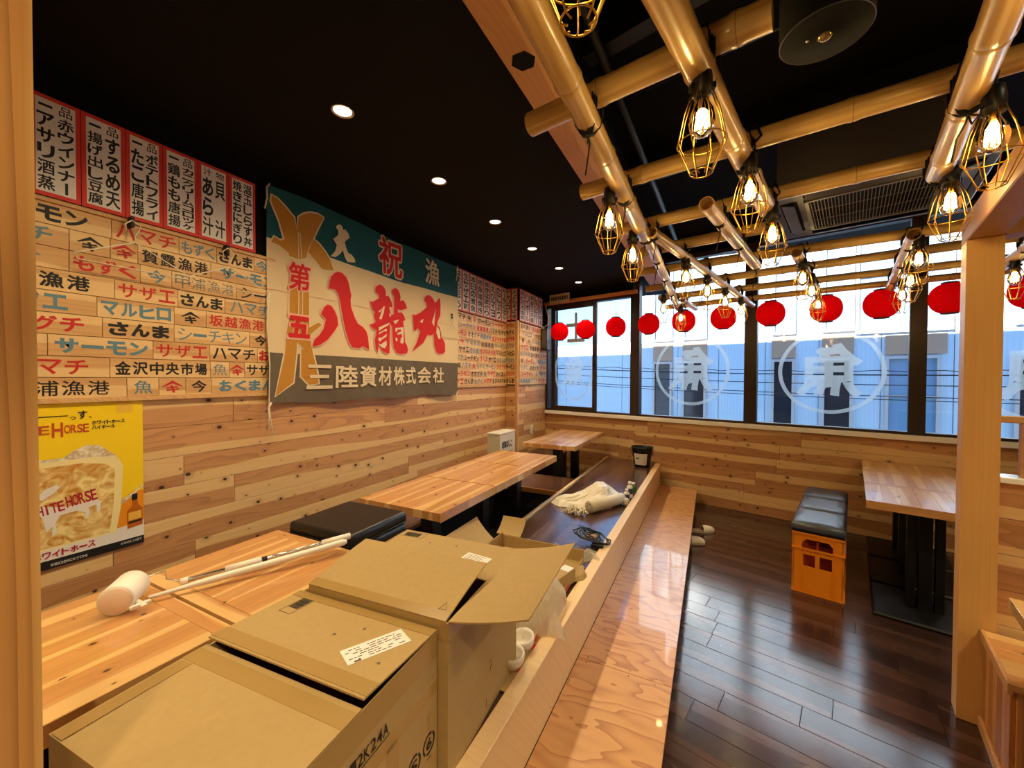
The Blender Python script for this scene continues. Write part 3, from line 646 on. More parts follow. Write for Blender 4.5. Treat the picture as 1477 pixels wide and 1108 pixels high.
RIBB = [[(1.526, 2.598), (1.559, 2.589), (1.603, 2.558), (1.663, 2.507), (1.683, 2.43), (1.693, 2.518), (1.725, 2.55), (1.773, 2.576), (1.834, 2.589), (1.879, 2.584), (1.833, 2.5), (1.794, 2.414), (1.757, 2.324), (1.748, 2.273), (1.704, 2.248), (1.639, 2.255), (1.629, 2.288), (1.605, 2.359), (1.573, 2.46), (1.525, 2.558)], [(1.524, 2.314), (1.545, 2.35), (1.581, 2.336), (1.611, 2.355), (1.621, 2.317), (1.634, 2.274), (1.573, 2.306)], [(1.794, 2.411), (1.837, 2.391), (1.888, 2.349), (1.926, 2.309), (1.959, 2.236), (1.886, 2.225), (1.86, 2.224), (1.811, 2.273), (1.76, 2.314)]]
RIBL = [[(1.644, 2.063), (1.644, 1.87), (1.622, 1.752), (1.61, 1.617), (1.54, 1.357), (1.668, 1.443), (1.69, 1.62), (1.695, 1.709), (1.749, 1.663), (1.725, 1.662), (1.724, 1.482), (1.782, 1.426), (1.851, 1.435), (1.84, 1.503), (1.818, 1.595), (1.791, 1.696), (1.787, 1.767), (1.863, 1.841), (1.839, 1.854), (1.776, 1.811), (1.769, 2.088)]]
GUMI = []
rib = RIBL+[RIBB[1], RIBB[2], RIBB[0]]
cm = MB(); gm = MB()
for i, p in enumerate(rib): cm.poly(outline(p, .011), 0); gm.poly(p, 0)
bprint('ribbon_outline', cm, M_['creamp'], .0025); bprint('gold_ribbon', gm, M_['gold'], .004)
fm = MB()
for seg in ([(1.690,2.425),(1.70,2.215)],[(1.703,2.42),(1.72,2.215)],[(1.66,2.235),(1.71,2.212),(1.775,2.232)],[(1.70,2.2),(1.705,1.75)],[(1.725,2.2),(1.73,1.75)]):
    for a, b in zip(seg, seg[1:]):
        d = (Vector(b)-Vector(a)).normalized()*.003; nn = Vector((-d.y, d.x)); fm.poly([tuple(Vector(a)+nn), tuple(Vector(b)+nn), tuple(Vector(b)-nn), tuple(Vector(a)-nn)])
bprint('ribbon_folds', fm, M_['creamp'], .0052)
# characters
def bigchar(ch, y0, y1, z0, z1, m, bold, edge=None, eg=.02, skew=0):
    if edge:
        mb = MB(); put(mb, ch, y0-eg*.45, y1+eg*.45, z0-eg*.45, z1+eg*.45, bold+eg*1.5, 0, skew=skew); bprint('character_edge', mb, M_[edge], .0056)
    mb = MB(); put(mb, ch, y0, y1, z0, z1, bold, 0, skew=skew); bprint('character', mb, M_[m], .0075)
def freechar(polys, m, edge=None, grow=.009):
    if edge:
        mb = MB(); [mb.poly(outline(p, grow)) for p in polys]; bprint('character_edge', mb, M_[edge], .0056)
    mb = MB(); [mb.poly(p) for p in polys]; bprint('character', mb, M_[m], .0075)
def pxy(pts, sx, sy, ox, oy): return [(ox+x*sx, oy-y*sy) for x, y in pts]
freechar(DAI, 'creamp')
bigchar('祝', 2.40, 2.69, 2.335, 2.645, 'redp', .028, 'creamp', .028)
bigchar('漁', 2.965, 3.19, 2.37, 2.61, 'creamp', .028)
bigchar('第', 1.632, 1.775, 2.045, 2.225, 'redp', .03, 'pink', .022)
bigchar('五', 1.632, 1.782, 1.735, 1.88, 'redp', .07, 'pink', .03)
freechar(HACHI, 'redp', 'pink')
freechar(RYU, 'redp', 'pink'); mb = MB(); [mb.poly(p) for p in RYU_H]; bprint('character_counter', mb, M_['creamp'], .0088)
freechar(MARU, 'redp', 'pink'); mb = MB(); [mb.poly(p) for p in MARU_H]; bprint('character_counter', mb, M_['creamp'], .0088)
s = '三陸資材株式会社'; bx = [1.75,1.965,2.185,2.375,2.545,2.715,2.88,3.085,3.275]
for i, ch in enumerate(s):
    mb = MB(); put(mb, ch, bx[i]+.008, bx[i+1]-.012, 1.395+.004*i, 1.565+.002*i, .032, 0); bprint('character', mb, M_['creamp'], .0075)
seam = MB()
for a, b in zip([1.5+.1*i for i in range(20)], [1.6+.1*i for i in range(20)]):
    seam.poly([(a, 2.02), (b, 2.02), (b, 2.024), (a, 2.024)])
bprint('seam_stitch', seam, M_['pink'], .003)
for (y, z) in ((1.505, 2.655), (1.505, 1.99), (1.51, 1.32), (3.51, 1.33), (3.51, 2.66)):
    mb = MB(); mb.tube([(.01,y,z),(.012,y-.02,z-.03),(.014,y-.018,z-.09),(.01,y-.03,z-.16)], .005, 6); obj('tie_tape', mb, M_['string'], ban)
obj('side_cord', MB().tube([(.01,1.50,1.99),(.008,1.485,1.8),(.01,1.50,1.55),(.008,1.495,1.3),(.01,1.515,1.13),(.01,1.525,1.12)], .004, 6), M_['string'], ban)
# clothes hangers on small hooks
def hanger(y, z, label, s=1.0):
    h = thing('clothes_hanger', label, 'hanger', Matrix.Translation((-2.40, y, z)), 'thin wire hangers on the wall')
    obj('hanger_wire', MB().tube([(0,-.03*s,.05*s),(0,-.035*s,.075*s),(0,-.01*s,.10*s),(0,.02*s,.085*s),(0,.015*s,.06*s),(0,0,.03*s),(0,0,0),(0,.20*s,-.10*s),(0,.19*s,-.125*s),(0,-.19*s,-.125*s),(0,-.20*s,-.10*s),(0,0,0)], .0028, 6), M_['string'], h)
    obj('hook', MB().cbox(-.05, 0, -.012, .0, .07*s, .12*s, .002), M_['blackmetal'], h)
hanger(.865, 2.10, 'white wire hanger hooked under the french fries menu')
hanger(1.27, 2.09, 'white wire hanger hooked under the rice ball menu')
hanger(3.40, 2.02, 'wire hanger overlapping the right edge of the banner')
# ------------------------------------------------------------------ highball poster
po = obj('drink_poster', MB().box(-.31, .305, -.345, .345, -.001, 0), M_['yellow'], None, on_left(.60, 1.02, -2.452))
setp(po, label='yellow highball poster with a frosty mug, low on the wall beside the post', category='poster')
def flat(name, polys, m, z): mb = MB(); [mb.poly(p, z) for p in polys]; return obj(name, mb, m, po)
def grad(name, c1, c2, sc_=14, th=(.35,.65)):
    m = mat(name, c1, .4); n = m.node_tree; N = n.nodes; L = n.links
    tc = N.new('ShaderNodeTexCoord'); nz = N.new('ShaderNodeTexNoise'); nz.inputs['Scale'].default_value = sc_; nz.inputs['Detail'].default_value = 3; nz.inputs['Distortion'].default_value = 1.5; L.new(tc.outputs['Object'], nz.inputs[0])
    r = N.new('ShaderNodeValToRGB'); L.new(nz.outputs[0], r.inputs[0]); r.color_ramp.elements[0].position = th[0]; r.color_ramp.elements[1].position = th[1]
    r.color_ramp.elements[0].color = lin(c1); r.color_ramp.elements[1].color = lin(c2); L.new(r.outputs[0], N['Principled BSDF'].inputs['Base Color']); return m
mug = grad('iced drink print', (196,124,24), (246,222,150), 16); foam = grad('foam print', (196,170,130), (246,236,214), 34)
flat('lower_orange', [[(-.31,-.25),(.305,-.25),(.305,-.09),(.27,-.085),(.22,-.12),(-.31,-.12)]], mat('poster orange', (236,146,24), .4), .0004)
flat('white_strip', [[(-.31,-.311),(.305,-.311),(.305,-.235),(.1,-.262),(-.31,-.268)]], M_['paper'], .0006)
flat('glass_rim', [[(-.30,.108),(.08,.107),(.16,.10),(.215,.08),(.232,.045),(.222,-.15),(.205,-.262),(-.30,-.27)]], mat('mug outline print', (244,224,160), .4), .0008)
flat('mug_drink', [[(-.30,.078),(.10,.078),(.17,.062),(.203,.03),(.196,-.14),(.182,-.255),(-.30,-.26)]], mug, .0010)
flat('mug_handle', [[(.222,-.12),(.262,-.095),(.305,-.06),(.305,-.07),(.265,-.108),(.222,-.14)]], foam, .0009)
flat('crushed_ice', [[(-.15,.115),(.04,.11),(.07,.135),(.11,.155),(.15,.150),(.185,.115),(.215,.085),(.12,.10),(-.05,.10),(-.28,.11),(-.24,.135)]], foam, .0011)
flat('bottle', [[(.244,-.262),(.30,-.255),(.300,-.175),(.284,-.155),(.281,-.13),(.263,-.132),(.261,-.158),(.243,-.178)]], M_['brownbottle'], .0012)
flat('bottle_cap', [[(.261,-.132),(.282,-.13),(.282,-.10),(.261,-.102)]], M_['ink'], .0013)
flat('bottle_label', [[(.248,-.225),(.296,-.222),(.296,-.185),(.248,-.187)]], mat('label gold print', (232,180,70), .5), .0014)
flat('bottle_band', [[(.248,-.240),(.296,-.237),(.296,-.227),(.248,-.23)]], M_['ink'], .0015)
flat('black_strip', [[(-.31,-.345),(.305,-.345),(.305,-.309),(-.31,-.309)]], M_['ink'], .0007)
flat('small_badge', [[(.212,.29),(.270,.29),(.270,.338),(.212,.338)]], mat('badge print', (240,190,60), .5), .0008)
horse = [[(-.02,-.08),(.05,-.10),(.11,-.095),(.14,-.085),(.155,-.11),(.15,-.15),(.142,-.15),(.14,-.115),(.115,-.12),(.12,-.15),(.10,-.172),(.105,-.14),(.08,-.125),(.03,-.13),(.015,-.16),(.02,-.20),(.005,-.215),(.008,-.17),(-.01,-.19),(-.02,-.13),(-.05,-.08),(-.045,-.05)],[(-.02,-.055),(.015,-.03),(.03,-.01),(.02,.0),(-.01,-.01),(-.04,-.04)]]
flat('horse_emblem', horse, M_['paper'], .0013)
def ptext(t, x0, x1, y0, y1, m, bold=.02, z=.0018, name='lettering', rz=0, gap=.08):
    o = obj(name, line(t, 0, x1-x0, 0, y1-y0, bold, 0, gap), M_[m], po, Matrix.Translation((x0, y0, z)) @ Matrix.Rotation(R(rz), 4, 'Z'))
M_['printred'] = mat('poster red', (196,70,24), .5); M_['printcrimson'] = mat('poster crimson', (176,20,50), .5)
ptext('WHITE', -.155, .003, .216, .252, 'printred', .012, gap=.02); ptext('H', .008, .042, .200, .262, 'printred', .02, gap=.05); ptext('ORSE', .044, .120, .214, .250, 'printred', .012, gap=.02)
flat('long_dash', [[(-.30,.285),(.056,.287),(.056,.291),(-.30,.289)]], M_['ink'], .0012)
ptext('っ', .060, .080, .270, .284, 'ink', .01); ptext('す', .084, .116, .272, .308, 'ink', .02); ptext('、', .118, .14, .274, .290, 'ink', .01)
ptext('ホワイトホース', .128, .240, .243, .260, 'ink', .03); ptext('ハイボール', .128, .206, .222, .239, 'ink', .03)
ptext('WHITE', -.055, .046, -.125, -.082, 'printcrimson', .015, .002, rz=8, gap=.02); ptext('HORSE', .050, .146, -.105, -.055, 'printcrimson', .015, .002, rz=8, gap=.02)
ptext('ホワイトホース', -.05, .137, -.302, -.274, 'printcrimson', .03, .002, rz=1)
ptext('飲酒は20歳になってから', .0, .11, -.336, -.325, 'paper', .01, .002); ptext('お酒は楽しく適量で', .22, .295, -.328, -.318, 'paper', .01, .002)
# ------------------------------------------------------------------ evacuation sign + box
es = obj('exit_sign_strip', MB().cbox(-.175, .175, -.065, .065, -.006, .006, .002), M_['offwhite'], None, Matrix(MW) @ on_front(-3.31, 2.66, 4.92))
setp(es, label='small white evacuation notice strip above the sliding window', category='sign')
obj('lettering', line('避難器具設置場所', -.155, .155, -.03, .03, .045, .0066), M_['ink'], es)
eb = thing('ladder_box', 'white metal evacuation ladder box against the left wall', 'box', T(-2.22, 4.145, .43))
obj('box_body', MB().cbox(-.08, .08, -.195, .195, 0, .395, .004), M_['offwhite'], eb)
obj('lid', MB().cbox(-.085, .085, -.2, .2, .395, .412, .003), M_['white'], eb)
obj('front_sheet', MB().box(.08, .083, -.19, .19, .01, .385), M_['white'], eb)
o = obj('lettering', line('避難はしご', -.15, .12, -.03, .05, .05, 0), M_['ink'], eb, on_left(0, .26, .0845))
obj('lettering', line('ここにあります', -.13, .13, -.012, .012, .03, 0), M_['inkgrey'], eb, on_left(0, .17, .0845))
# speaker near the window corner and an outlet
sp = thing('wall_speaker', 'small black speaker on the short wall beside the sliding window', 'speaker', Matrix.Translation((-2.27, 5.52, 2.05)))
obj('cabinet', MB().cbox(0, .10, -.06, .10, -.16, .16, .01), M_['acgrey'], sp); obj('grille', MB().cbox(.02, .09, -.064, -.060, -.13, .13, .001), M_['aclouver'], sp)
obj('bracket', MB().box(-.02, .02, -.01, .03, .16, .20).tube([(.02,.01,.19),(.09,.0,.22),(.10,-.01,.34),(.05,.0,.5)], .01, 6), M_['offwhite'], sp)
ol = obj('wall_outlet', MB().cbox(0, .012, -.035, .035, -.06, .06, .003), M_['white'], None, Matrix.Translation((-2.29, 5.17, .74)))
setp(ol, label='white wall outlet on the cedar planks behind the far table', category='outlet')
# ================================================================== POSTS, BEAM, BOOTH
lp = obj('timber_post', MB().cbox(-.12, 0, -.125, 0, 0, 2.32, .006), M_['post'], None, T(-.822, .192, .43))
setp(lp, label='square timber post filling the left edge of the view', category='post')
rp = thing('door_frame', 'timber post with a beam on top beside the right booth', 'post', Matrix(MW))
obj('post', MB().cbox(.363, .470, 2.566, 2.675, 0, 2.08, .004), M_['post'], rp)
obj('header_beam', MB().cbox(-.0535, .0535, -1.30, 1.30, 2.08, 2.19, .004), M_['post2'] if 'post2' in M_ else M_['beam'], rp, Matrix.Translation((.4165, 1.375, 0)))
obj('cross_beam', MB().cbox(0, 1.6, -.05, .05, 2.08, 2.19, .004), M_['beam'], rp, Matrix.Translation((.472, 2.62, 0)))
bm_ = obj('ceiling_beam', MB().cbox(-3.1, 3.1, -.09, .09, -.05, .05, .004), M_['beam'], None, axes((-.615, 2.4, 2.70), (0,1,0), (-1,0,0), (0,0,1)))
setp(bm_, label='flat timber beam at the edge of the black ceiling, beside the bamboo', category='beam')
hexp = [(.048*math.cos(R(60*k+30)), .048*math.sin(R(60*k+30))) for k in range(6)]
obj('bolt_hole', MB().poly(hexp, 0), M_['black'], bm_, Matrix.Translation((1.34-2.4, .018, -.0512)) @ Matrix.Rotation(math.pi, 4, 'X'))
part = thing('booth_partition', 'low cedar plank partition with a pale cap to the right of the post', 'partition', Matrix(MW))
obj('core', MB().box(.472, 2.2, 2.60, 2.66, 0, 1.05), M_['pit'], part)
k = 0
for z in [.0, .15, .30, .45, .60, .75, .90]:
    obj('plank', boxmesh(1.1, .148, .014, 'bp'), M_['cedar'], part, on_front(.472+.55, z+.075, 2.594))
obj('cap', MB().cbox(.472, 2.2, 2.57, 2.68, 1.05, 1.075, .003), M_['whitesill'], part)
obj('rail', MB().cbox(.472, 1.6, 2.60, 2.64, 1.30, 1.328, .003), M_['beam'], part)
obj('stile', MB().cbox(.531, .565, 2.60, 2.64, 1.075, 1.30, .003), M_['beam'], part)
bn = thing('booth_bench', 'cedar box bench with vertical side boards at the right edge', 'bench', Matrix(MW))
obj('carcass', MB().box(.452, 1.5, 2.20, 2.56, 0, .395), M_['pit'], bn)
for i in range(4): obj('side_board', boxmesh(.395, .0905, .014, 'sb'), M_['bench'], bn, axes((.444, 2.242+.0915*i, .1975), (0,0,1), (0,-1,0), (-1,0,0)))
for i in range(8): obj('side_board', boxmesh(.395, .0985, .014, 'sb2'), M_['bench'], bn, axes((.50+.1*i, 2.193, .1975), (0,0,1), (1,0,0), (0,1,0)) )
for i in range(3): obj('seat_plank', boxmesh(1.06, .130, .025, 'sp'), M_['table'], bn, Matrix.Translation((.43+.53, 2.232+.131*i, .408)))
obj('seat_nosing', MB().cbox(.425, .437, 2.168, 2.562, .38, .422, .002), M_['rim'], bn)
obj('base_trim', MB().cbox(.425, .437, 2.18, 2.562, 0, .05, .002), M_['rim'], bn)
btab = thing('booth_table', 'corner of a cedar booth table above the bench at the right edge', 'table', TW(.735, 1.93))
staves(btab, .60, .60, .04, .70, 8, M_['table'])
obj('pedestal', MB().cbox(-.04, .04, -.04, .04, .02, .655, .004), M_['blackmetal'], btab); obj('base_plate', MB().cbox(-.22, .22, -.2, .2, 0, .02, .004), M_['blackmetal'], btab)
# right hand row of tables by the window
for i, lb in enumerate(('front right hand table with mirror gloss, nearest the timber post', 'middle right hand table between its glossy twins', 'rear right hand table pushed against the window wall')):
    nn = (3.62, 4.175, 4.715)[i]; dd_ = (.57, .54, .54)[i]
    t = thing('dining_table', lb, 'table', TW(.365, nn), 'right hand tables by the window')
    staves(t, .58, dd_-.002, .045, .72, 7, M_['table'], .04)
    obj('edge_band', MB().box(-.29, .29, -dd_/2-.001, -dd_/2+.001, .672, .7195), M_['table'], t)
    obj('pedestal', MB().cbox(-.085, -.045, -.04, .04, .02, .67, .004).cbox(-.03, .03, -.045, .045, .02, .67, .004).cbox(.045, .085, -.04, .04, .02, .67, .004), M_['blackmetal'], t)
    obj('base_plate', MB().cbox(-.25, .25, -.265, .235, 0, .022, .01), M_['blackmetal'], t)
    obj('top_plate', MB().cbox(-.16, .16, -.16, .16, .665, .675, .002), M_['blackmetal'], t)
# crates with cushions
def crate(label, a, n, clabel):
    c = thing('bottle_crate', label, 'crate', TW(a, n), 'orange bottle crates')
    w, d, h, t = .27, .39, .425, .012
    # end faces with two rows of openings
    def end(y):
        m = MB(); y0, y1 = y-t/2, y+t/2
        for x0, x1, z0, z1 in ((-w/2, w/2, 0, .185), (-w/2, w/2, .27, .29), (-w/2, w/2, .375, h), (-w/2, -.078, .185, .27), (.078, w/2, .185, .27), (-w/2, -.085, .29, .375), (.085, w/2, .29, .375), (-.012, .012, .185, .27)): m.box(x0, x1, y0, y1, z0, z1)
        for sx in (-1, 1):    # rounded upper corners of the grip
            m.prism([(sx*.085, 0), (sx*.060, 0), (sx*.085, -.03)], -t/2, t/2, axes((0, y, .375), (1,0,0), (0,0,1), (0,-1,0)))
        return m
    obj('end_wall', end(-d/2+t/2), M_['crate'], c); obj('end_wall', end(d/2-t/2), M_['crate'], c)
    for s in (-1, 1):
        m = MB()
        for y0, y1, z0, z1 in ((-d/2, d/2, 0, .185), (-d/2, d/2, .275, .30), (-d/2, d/2, .39, h), (-d/2, -d/2+.04, .1, .4), (d/2-.04, d/2, .1, .4), (-.02, .02, .1, .4)): m.box(s*(w/2)-t/2, s*(w/2)+t/2, y0, y1, z0, z1)
        obj('side_wall', m, M_['crate'], c)
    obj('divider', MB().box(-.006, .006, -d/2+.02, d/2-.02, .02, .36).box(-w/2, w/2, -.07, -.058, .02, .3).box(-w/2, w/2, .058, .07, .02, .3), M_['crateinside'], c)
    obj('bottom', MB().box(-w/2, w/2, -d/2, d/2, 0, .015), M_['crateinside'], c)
    m = MB()
    for z in (.0, .30, .405): m.box(-w/2-.008, w/2+.008, -d/2-.006, -d/2, z, z+.012).box(-w/2-.008, -w/2-.006, -d/2, d/2, z, z+.012).box(w/2+.006, w/2+.012, -d/2, d/2, z, z+.012)
    for x in (-.09, .083): m.box(x, x+.005, -d/2-.004, -d/2, .012, .4)
    obj('rib', m, M_['crate'], c)
    q = thing('crate_cushion', clabel, 'cushion', TW(a, n, .426), 'padded cushions on the crates')
    mb = MB(); vs = []; fs = []; prof = [(0,0),(.008,.014),(.008,.038),(-.01,.056),(-.05,.064)]
    for e, z in prof:
        for sx, sy in ((-1,-1),(0,-1.0),(1,-1),(1,0),(1,1),(0,1),(-1,1),(-1,0)): vs.append((sx*(w/2+.006+e), sy*(d/2+.002+min(e,.0)), z))
    for k in range(4):
        for j in range(8): a_ = k*8+j; b_2 = k*8+(j+1) % 8; fs.append((a_, b_2, b_2+8, a_+8))
    mb.add(vs, fs, True); mb.add(vs[32:40], [tuple(range(8))], False); obj('cover', mb, M_['vinylblue'], q)
    obj('skirt', MB().box(-w/2-.010, w/2+.010, -d/2-.003, d/2+.003, -.012, .01), M_['vinyl'], q)
crate('front orange crate of the row of three, its grip openings facing us', -.165, 3.58, 'front padded cushion of the crate row left of the right hand table')
crate('middle orange crate of the row of three', -.165, 3.985, 'middle padded cushion of the crate row')
crate('rear orange crate of the row of three, next to the window wall', -.165, 4.39, 'rear dark blue cushion of the crate row nearest the window wall')
crate('single orange crate behind the table legs, right side, half hidden by the post', .86, 3.95, 'cushion on the half hidden crate behind the post')
# ================================================================== CEILING: BAMBOO LATTICE
RB = .034
def bamboo(label, p0, p1, r, k=0, group='bamboo poles of the ceiling lattice', lash=(), open_end=False):
    p0 = Vector(p0); p1 = Vector(p1); L = (p1-p0).length; d = (p1-p0).normalized()
    t = thing('bamboo_pole', label, 'bamboo pole', Matrix.Translation(p0) @ d.to_track_quat('Z', 'Y').to_matrix().to_4x4(), group)
    rg = random.Random(k*13+5); prof = [(r, 0)]; z = rg.uniform(.05, .3); nodes = []
    while z < L-.03: prof += [(r*.985, z-.02), (r*1.07, z-.004), (r*1.0, z), (r*1.07, z+.004), (r*.985, z+.02)]; nodes.append(z); z += rg.uniform(.3, .42)
    prof.append((r, L)); mb = MB(); mb.lathe(prof, 20, None, True, False)
    # wall thickness at the two ends
    for zz, dz in ((0, .05), (L, -.05)): mb.lathe([(r, zz), (r*.82, zz), (r*.82, zz+dz)] if dz < 0 else [(r*.82, zz+dz), (r*.82, zz), (r, zz)], 20, None, False, False)
    obj('culm', mb, M_['bamboo'], t)
    obj('end_membrane', MB().lathe([(.001, .045), (r*.82, .045)], 16, None, False, False).lathe([(.001, L-.045), (r*.82, L-.045)], 16, None, False, False), M_['hollow'], t)
    for z in nodes: obj('node_ring', MB().lathe([(r*1.01, z-.0018), (r*1.03, z), (r*1.01, z+.0018)], 20, None, True, False), M_['node'], t)
    return t
long_poles = [
 ('thick bamboo pole running beside the timber ceiling beam', (-.352,-.4,2.26), (-.337,2.30,2.26), .036),
 ('thinner bamboo continuing the pole beside the beam toward the window', (-.324,2.34,2.262), (-.339,4.80,2.262), .031),
 ('thick bamboo pole with the nearest bright caged bulb', (-.205,.42,2.26), (.221,2.167,2.26), .036),
 ('thick bamboo pole at upper right, nearest the header beam', (.33,.40,2.26), (.763,2.082,2.26), .036),
 ('short sawn bamboo with an open end, centre of the ceiling', (-.029,1.981,2.262), (.275,3.244,2.262), .032),
 ('long slender bamboo starting near the thick pole and running to the window', (-.294,2.241,2.264), (.383,4.942,2.264), .030),
 ('short stub of bamboo above the fifth lantern', (-.266,4.302,2.262), (-.166,4.883,2.262), .026),
 ('bamboo pole with an open end in line below the air conditioner', (.967,2.883,2.262), (1.372,4.527,2.262), .032),
 ('bamboo pole ending over the hanging trio of bulbs, centre right', (.462,2.986,2.262), (.80,4.30,2.262), .030),
 ('bamboo pole seen just right of the timber post', (1.60,3.25,2.262), (1.90,4.40,2.262), .032)]
cross_poles = [
 ('nearest bamboo crossbar, its sawn left end over the beam', (-.552,1.228,2.33), (.118,1.104,2.33), .036),
 ('second bamboo crossbar, second nearest to us', (-.536,1.778,2.33), (.98,1.50,2.33), .034),
 ('third bamboo crossbar passing in front of the air conditioner', (-.473,2.315,2.33), (1.10,2.02,2.33), .033),
 ('fourth bamboo crossbar, stopping at the air conditioner', (-.427,2.786,2.33), (.263,2.637,2.33), .032),
 ('fifth bamboo crossbar just beyond the air conditioner', (-.546,3.315,2.33), (1.45,3.06,2.33), .031),
 ('sixth bamboo crossbar, third from the window', (-.56,3.946,2.33), (2.1,3.36,2.33), .031),
 ('seventh bamboo crossbar, second from the window', (-.505,4.449,2.33), (2.1,4.0,2.33), .030),
 ('bamboo crossbar closest to the window, holding the red lanterns', (-.473,5.04,2.325), (2.1,4.46,2.325), .029)]
for i, (lb, a, b, r) in enumerate(long_poles): bamboo(lb, a, b, r, i)
# lashings where poles cross
def cross_pt(a, b, c, d):
    x1,y1=a[:2]; x2,y2=b[:2]; x3,y3=c[:2]; x4,y4=d[:2]
    den=(x1-x2)*(y3-y4)-(y1-y2)*(x3-x4)
    if abs(den)<1e-6: return None
    t=((x1-x3)*(y3-y4)-(y1-y3)*(x3-x4))/den; u=((x1-x3)*(y1-y2)-(y1-y3)*(x1-x2))/den
    if -.02<=t<=1.02 and -.02<=u<=1.02: return Vector((x1+t*(x2-x1), y1+t*(y2-y1), 0))
    return None
def rope_mesh(d1, d2, r1, r2, rg):
    mb = MB(); d1 = Vector(d1).normalized(); d2 = Vector(d2).normalized()
    for o in (-.006, .0, .006):
        for s in (-1, 1):
            pts = []
            ax = (d1*.9+d2*.9*s).normalized(); side = Vector((0,0,1)).cross(ax)
            # a loop that passes over the upper pole and under the lower one
            for k in range(14):
                t = 2*math.pi*k/14; R_ = (r1+r2)*.92
                pts.append(ax*o*1.0 + side*(math.sin(t)*(r1*1.32)) + Vector((0,0,math.cos(t)*(R_+.012)+.035)))
            mb.tube(pts, .003, 5, True)
    x = side*.02
    base = Vector((0,0,-r1-.004))
    mb.tube([base, base+d1*.02+Vector((0,0,-.015)), base+d1*.03+x+Vector((0,0,-.045)), base+d1*.02+x*1.6+Vector((0,0,-.09-rg.uniform(0,.03)))], .0026, 5)
    mb.tube([base, base-d1*.02+Vector((0,0,-.012)), base-d1*.028-x+Vector((0,0,-.03)), base-d1*.012-x*.4+Vector((0,0,-.038)), base], .0026, 5)
    return mb
rg = random.Random(3)
for i, (lb, a, b, r) in enumerate(cross_poles):
    t = bamboo(lb, a, b, r, 20+i)
    inv = t.matrix_world.inverted()
    for (_, c, d, r2) in long_poles:
        p = cross_pt(a, b, c, d)
        if p is None: continue
        p.z = c[2]
        mb = rope_mesh(Vector(d)-Vector(c), Vector(b)-Vector(a), r2, r, rg)
        obj('rope_lashing', mb, M_['rope'], t, Matrix(t.matrix_basis).inverted() @ Matrix.Translation(p))
# ------------------------------------------------------------------ caged bulbs
def cage_parts():
    cg = MB(); zt, zr, zb = 0, -.130, -.205; rt, rr_, rb = .022, .057, .026
    for k in range(8):
        t = 2*math.pi*k/8; c, s = math.cos(t), math.sin(t); t2 = t+.13; c2, s2 = math.cos(t2), math.sin(t2)
        cg.tube([(rt*c, rt*s, zt), (.043*c, .043*s, -.06), (rr_*c, rr_*s, zr), (rb*c, rb*s, zb), (rb*.6*c2, rb*.6*s2, zb-.006)], .0016, 5)
    for r, z in ((rt, zt), (rr_, zr), (rb, zb)): cg.tube([(r*math.cos(2*math.pi*k/20), r*math.sin(2*math.pi*k/20), z) for k in range(20)], .0017, 5, True)
    return cg.mesh('cage')
CG = cage_parts()
SK = MB().lathe([(.012,.06),(.020,.055),(.024,.03),(.024,-.012),(.020,-.016)], 14).box(-.030,.030,-.010,.010,.0,.014).mesh('socket')
BUv = MB().lathe([(.013,-.012),(.016,-.03),(.028,-.055),(.0315,-.078),(.027,-.10),(.012,-.115),(.001,-.118)], 16, None, True, False).mesh('bulb')
BC = MB().lathe([(.014,-.010),(.014,-.034)], 12).mesh('cap')
FI = MB()
for k in range(6):
    t = 2*math.pi*k/6; t2 = t+.5
    FI.tube([(.009*math.cos(t), .009*math.sin(t), -.040), (.014*math.cos(t2), .014*math.sin(t2), -.094)], .0042, 5)
FI = FI.mesh('filament')
MC = M_['wire']; CG.materials.append(MC); SK.materials.append(M_['socket']); BUv.materials.append(M_['bulb']); BC.materials.append(M_['wire']); FI.materials.append(M_['filament'])
lamps = [(-.177,.56,'caged bulb at the very top edge beside the beam pole'), (-.028,1.106,'largest bright caged bulb, under the thick central bamboo'), (.661,1.52,'caged bulb at upper right under the thick pole'), (.56,1.01,'caged bulb cut by the right top corner'),
 (-.379,1.633,'caged bulb left of centre, first under the beam side pole'), (-.377,2.159,'smaller caged bulb behind the first one under the beam side pole'), (.112,1.602,'caged bulb in the middle, left of the air conditioner'), (.238,2.124,'caged bulb just under the left edge of the air conditioner'),
 (.775,2.023,'caged bulb left of the timber header, under the grille end'), (-.152,2.782,'first caged bulb along the slender bamboo'), (-.033,3.293,'second caged bulb along the slender bamboo'), (.098,3.79,'third caged bulb along the slender bamboo, above a lantern'),
 (-.403,3.925,'caged bulb glaring against the window left of the pole end'), (-.299,4.619,'caged bulb in front of the fifth lantern'), (.247,4.345,'fourth caged bulb along the slender bamboo'), (.522,3.135,'first of the three bulbs hanging centre right'),
 (.656,3.609,'second of the three bulbs hanging centre right'), (.827,4.3,'third of the three bulbs, in front of the eighth lantern'), (.996,2.908,'first caged bulb near the right mullion'), (1.168,3.526,'second caged bulb near the right mullion'), (1.311,4.098,'third caged bulb near the right mullion'),
 (1.713,3.687,'caged bulb seen right of the timber post'), (-.36,.15,'unseen caged bulb added as fill behind the camera, left'), (.35,.55,'caged bulb overhead near the camera, right')]
lamps[23] = (.5, -.02, 'unseen caged bulb added as fill behind the camera, right')  # last two bulbs are added out of view to brighten the near post
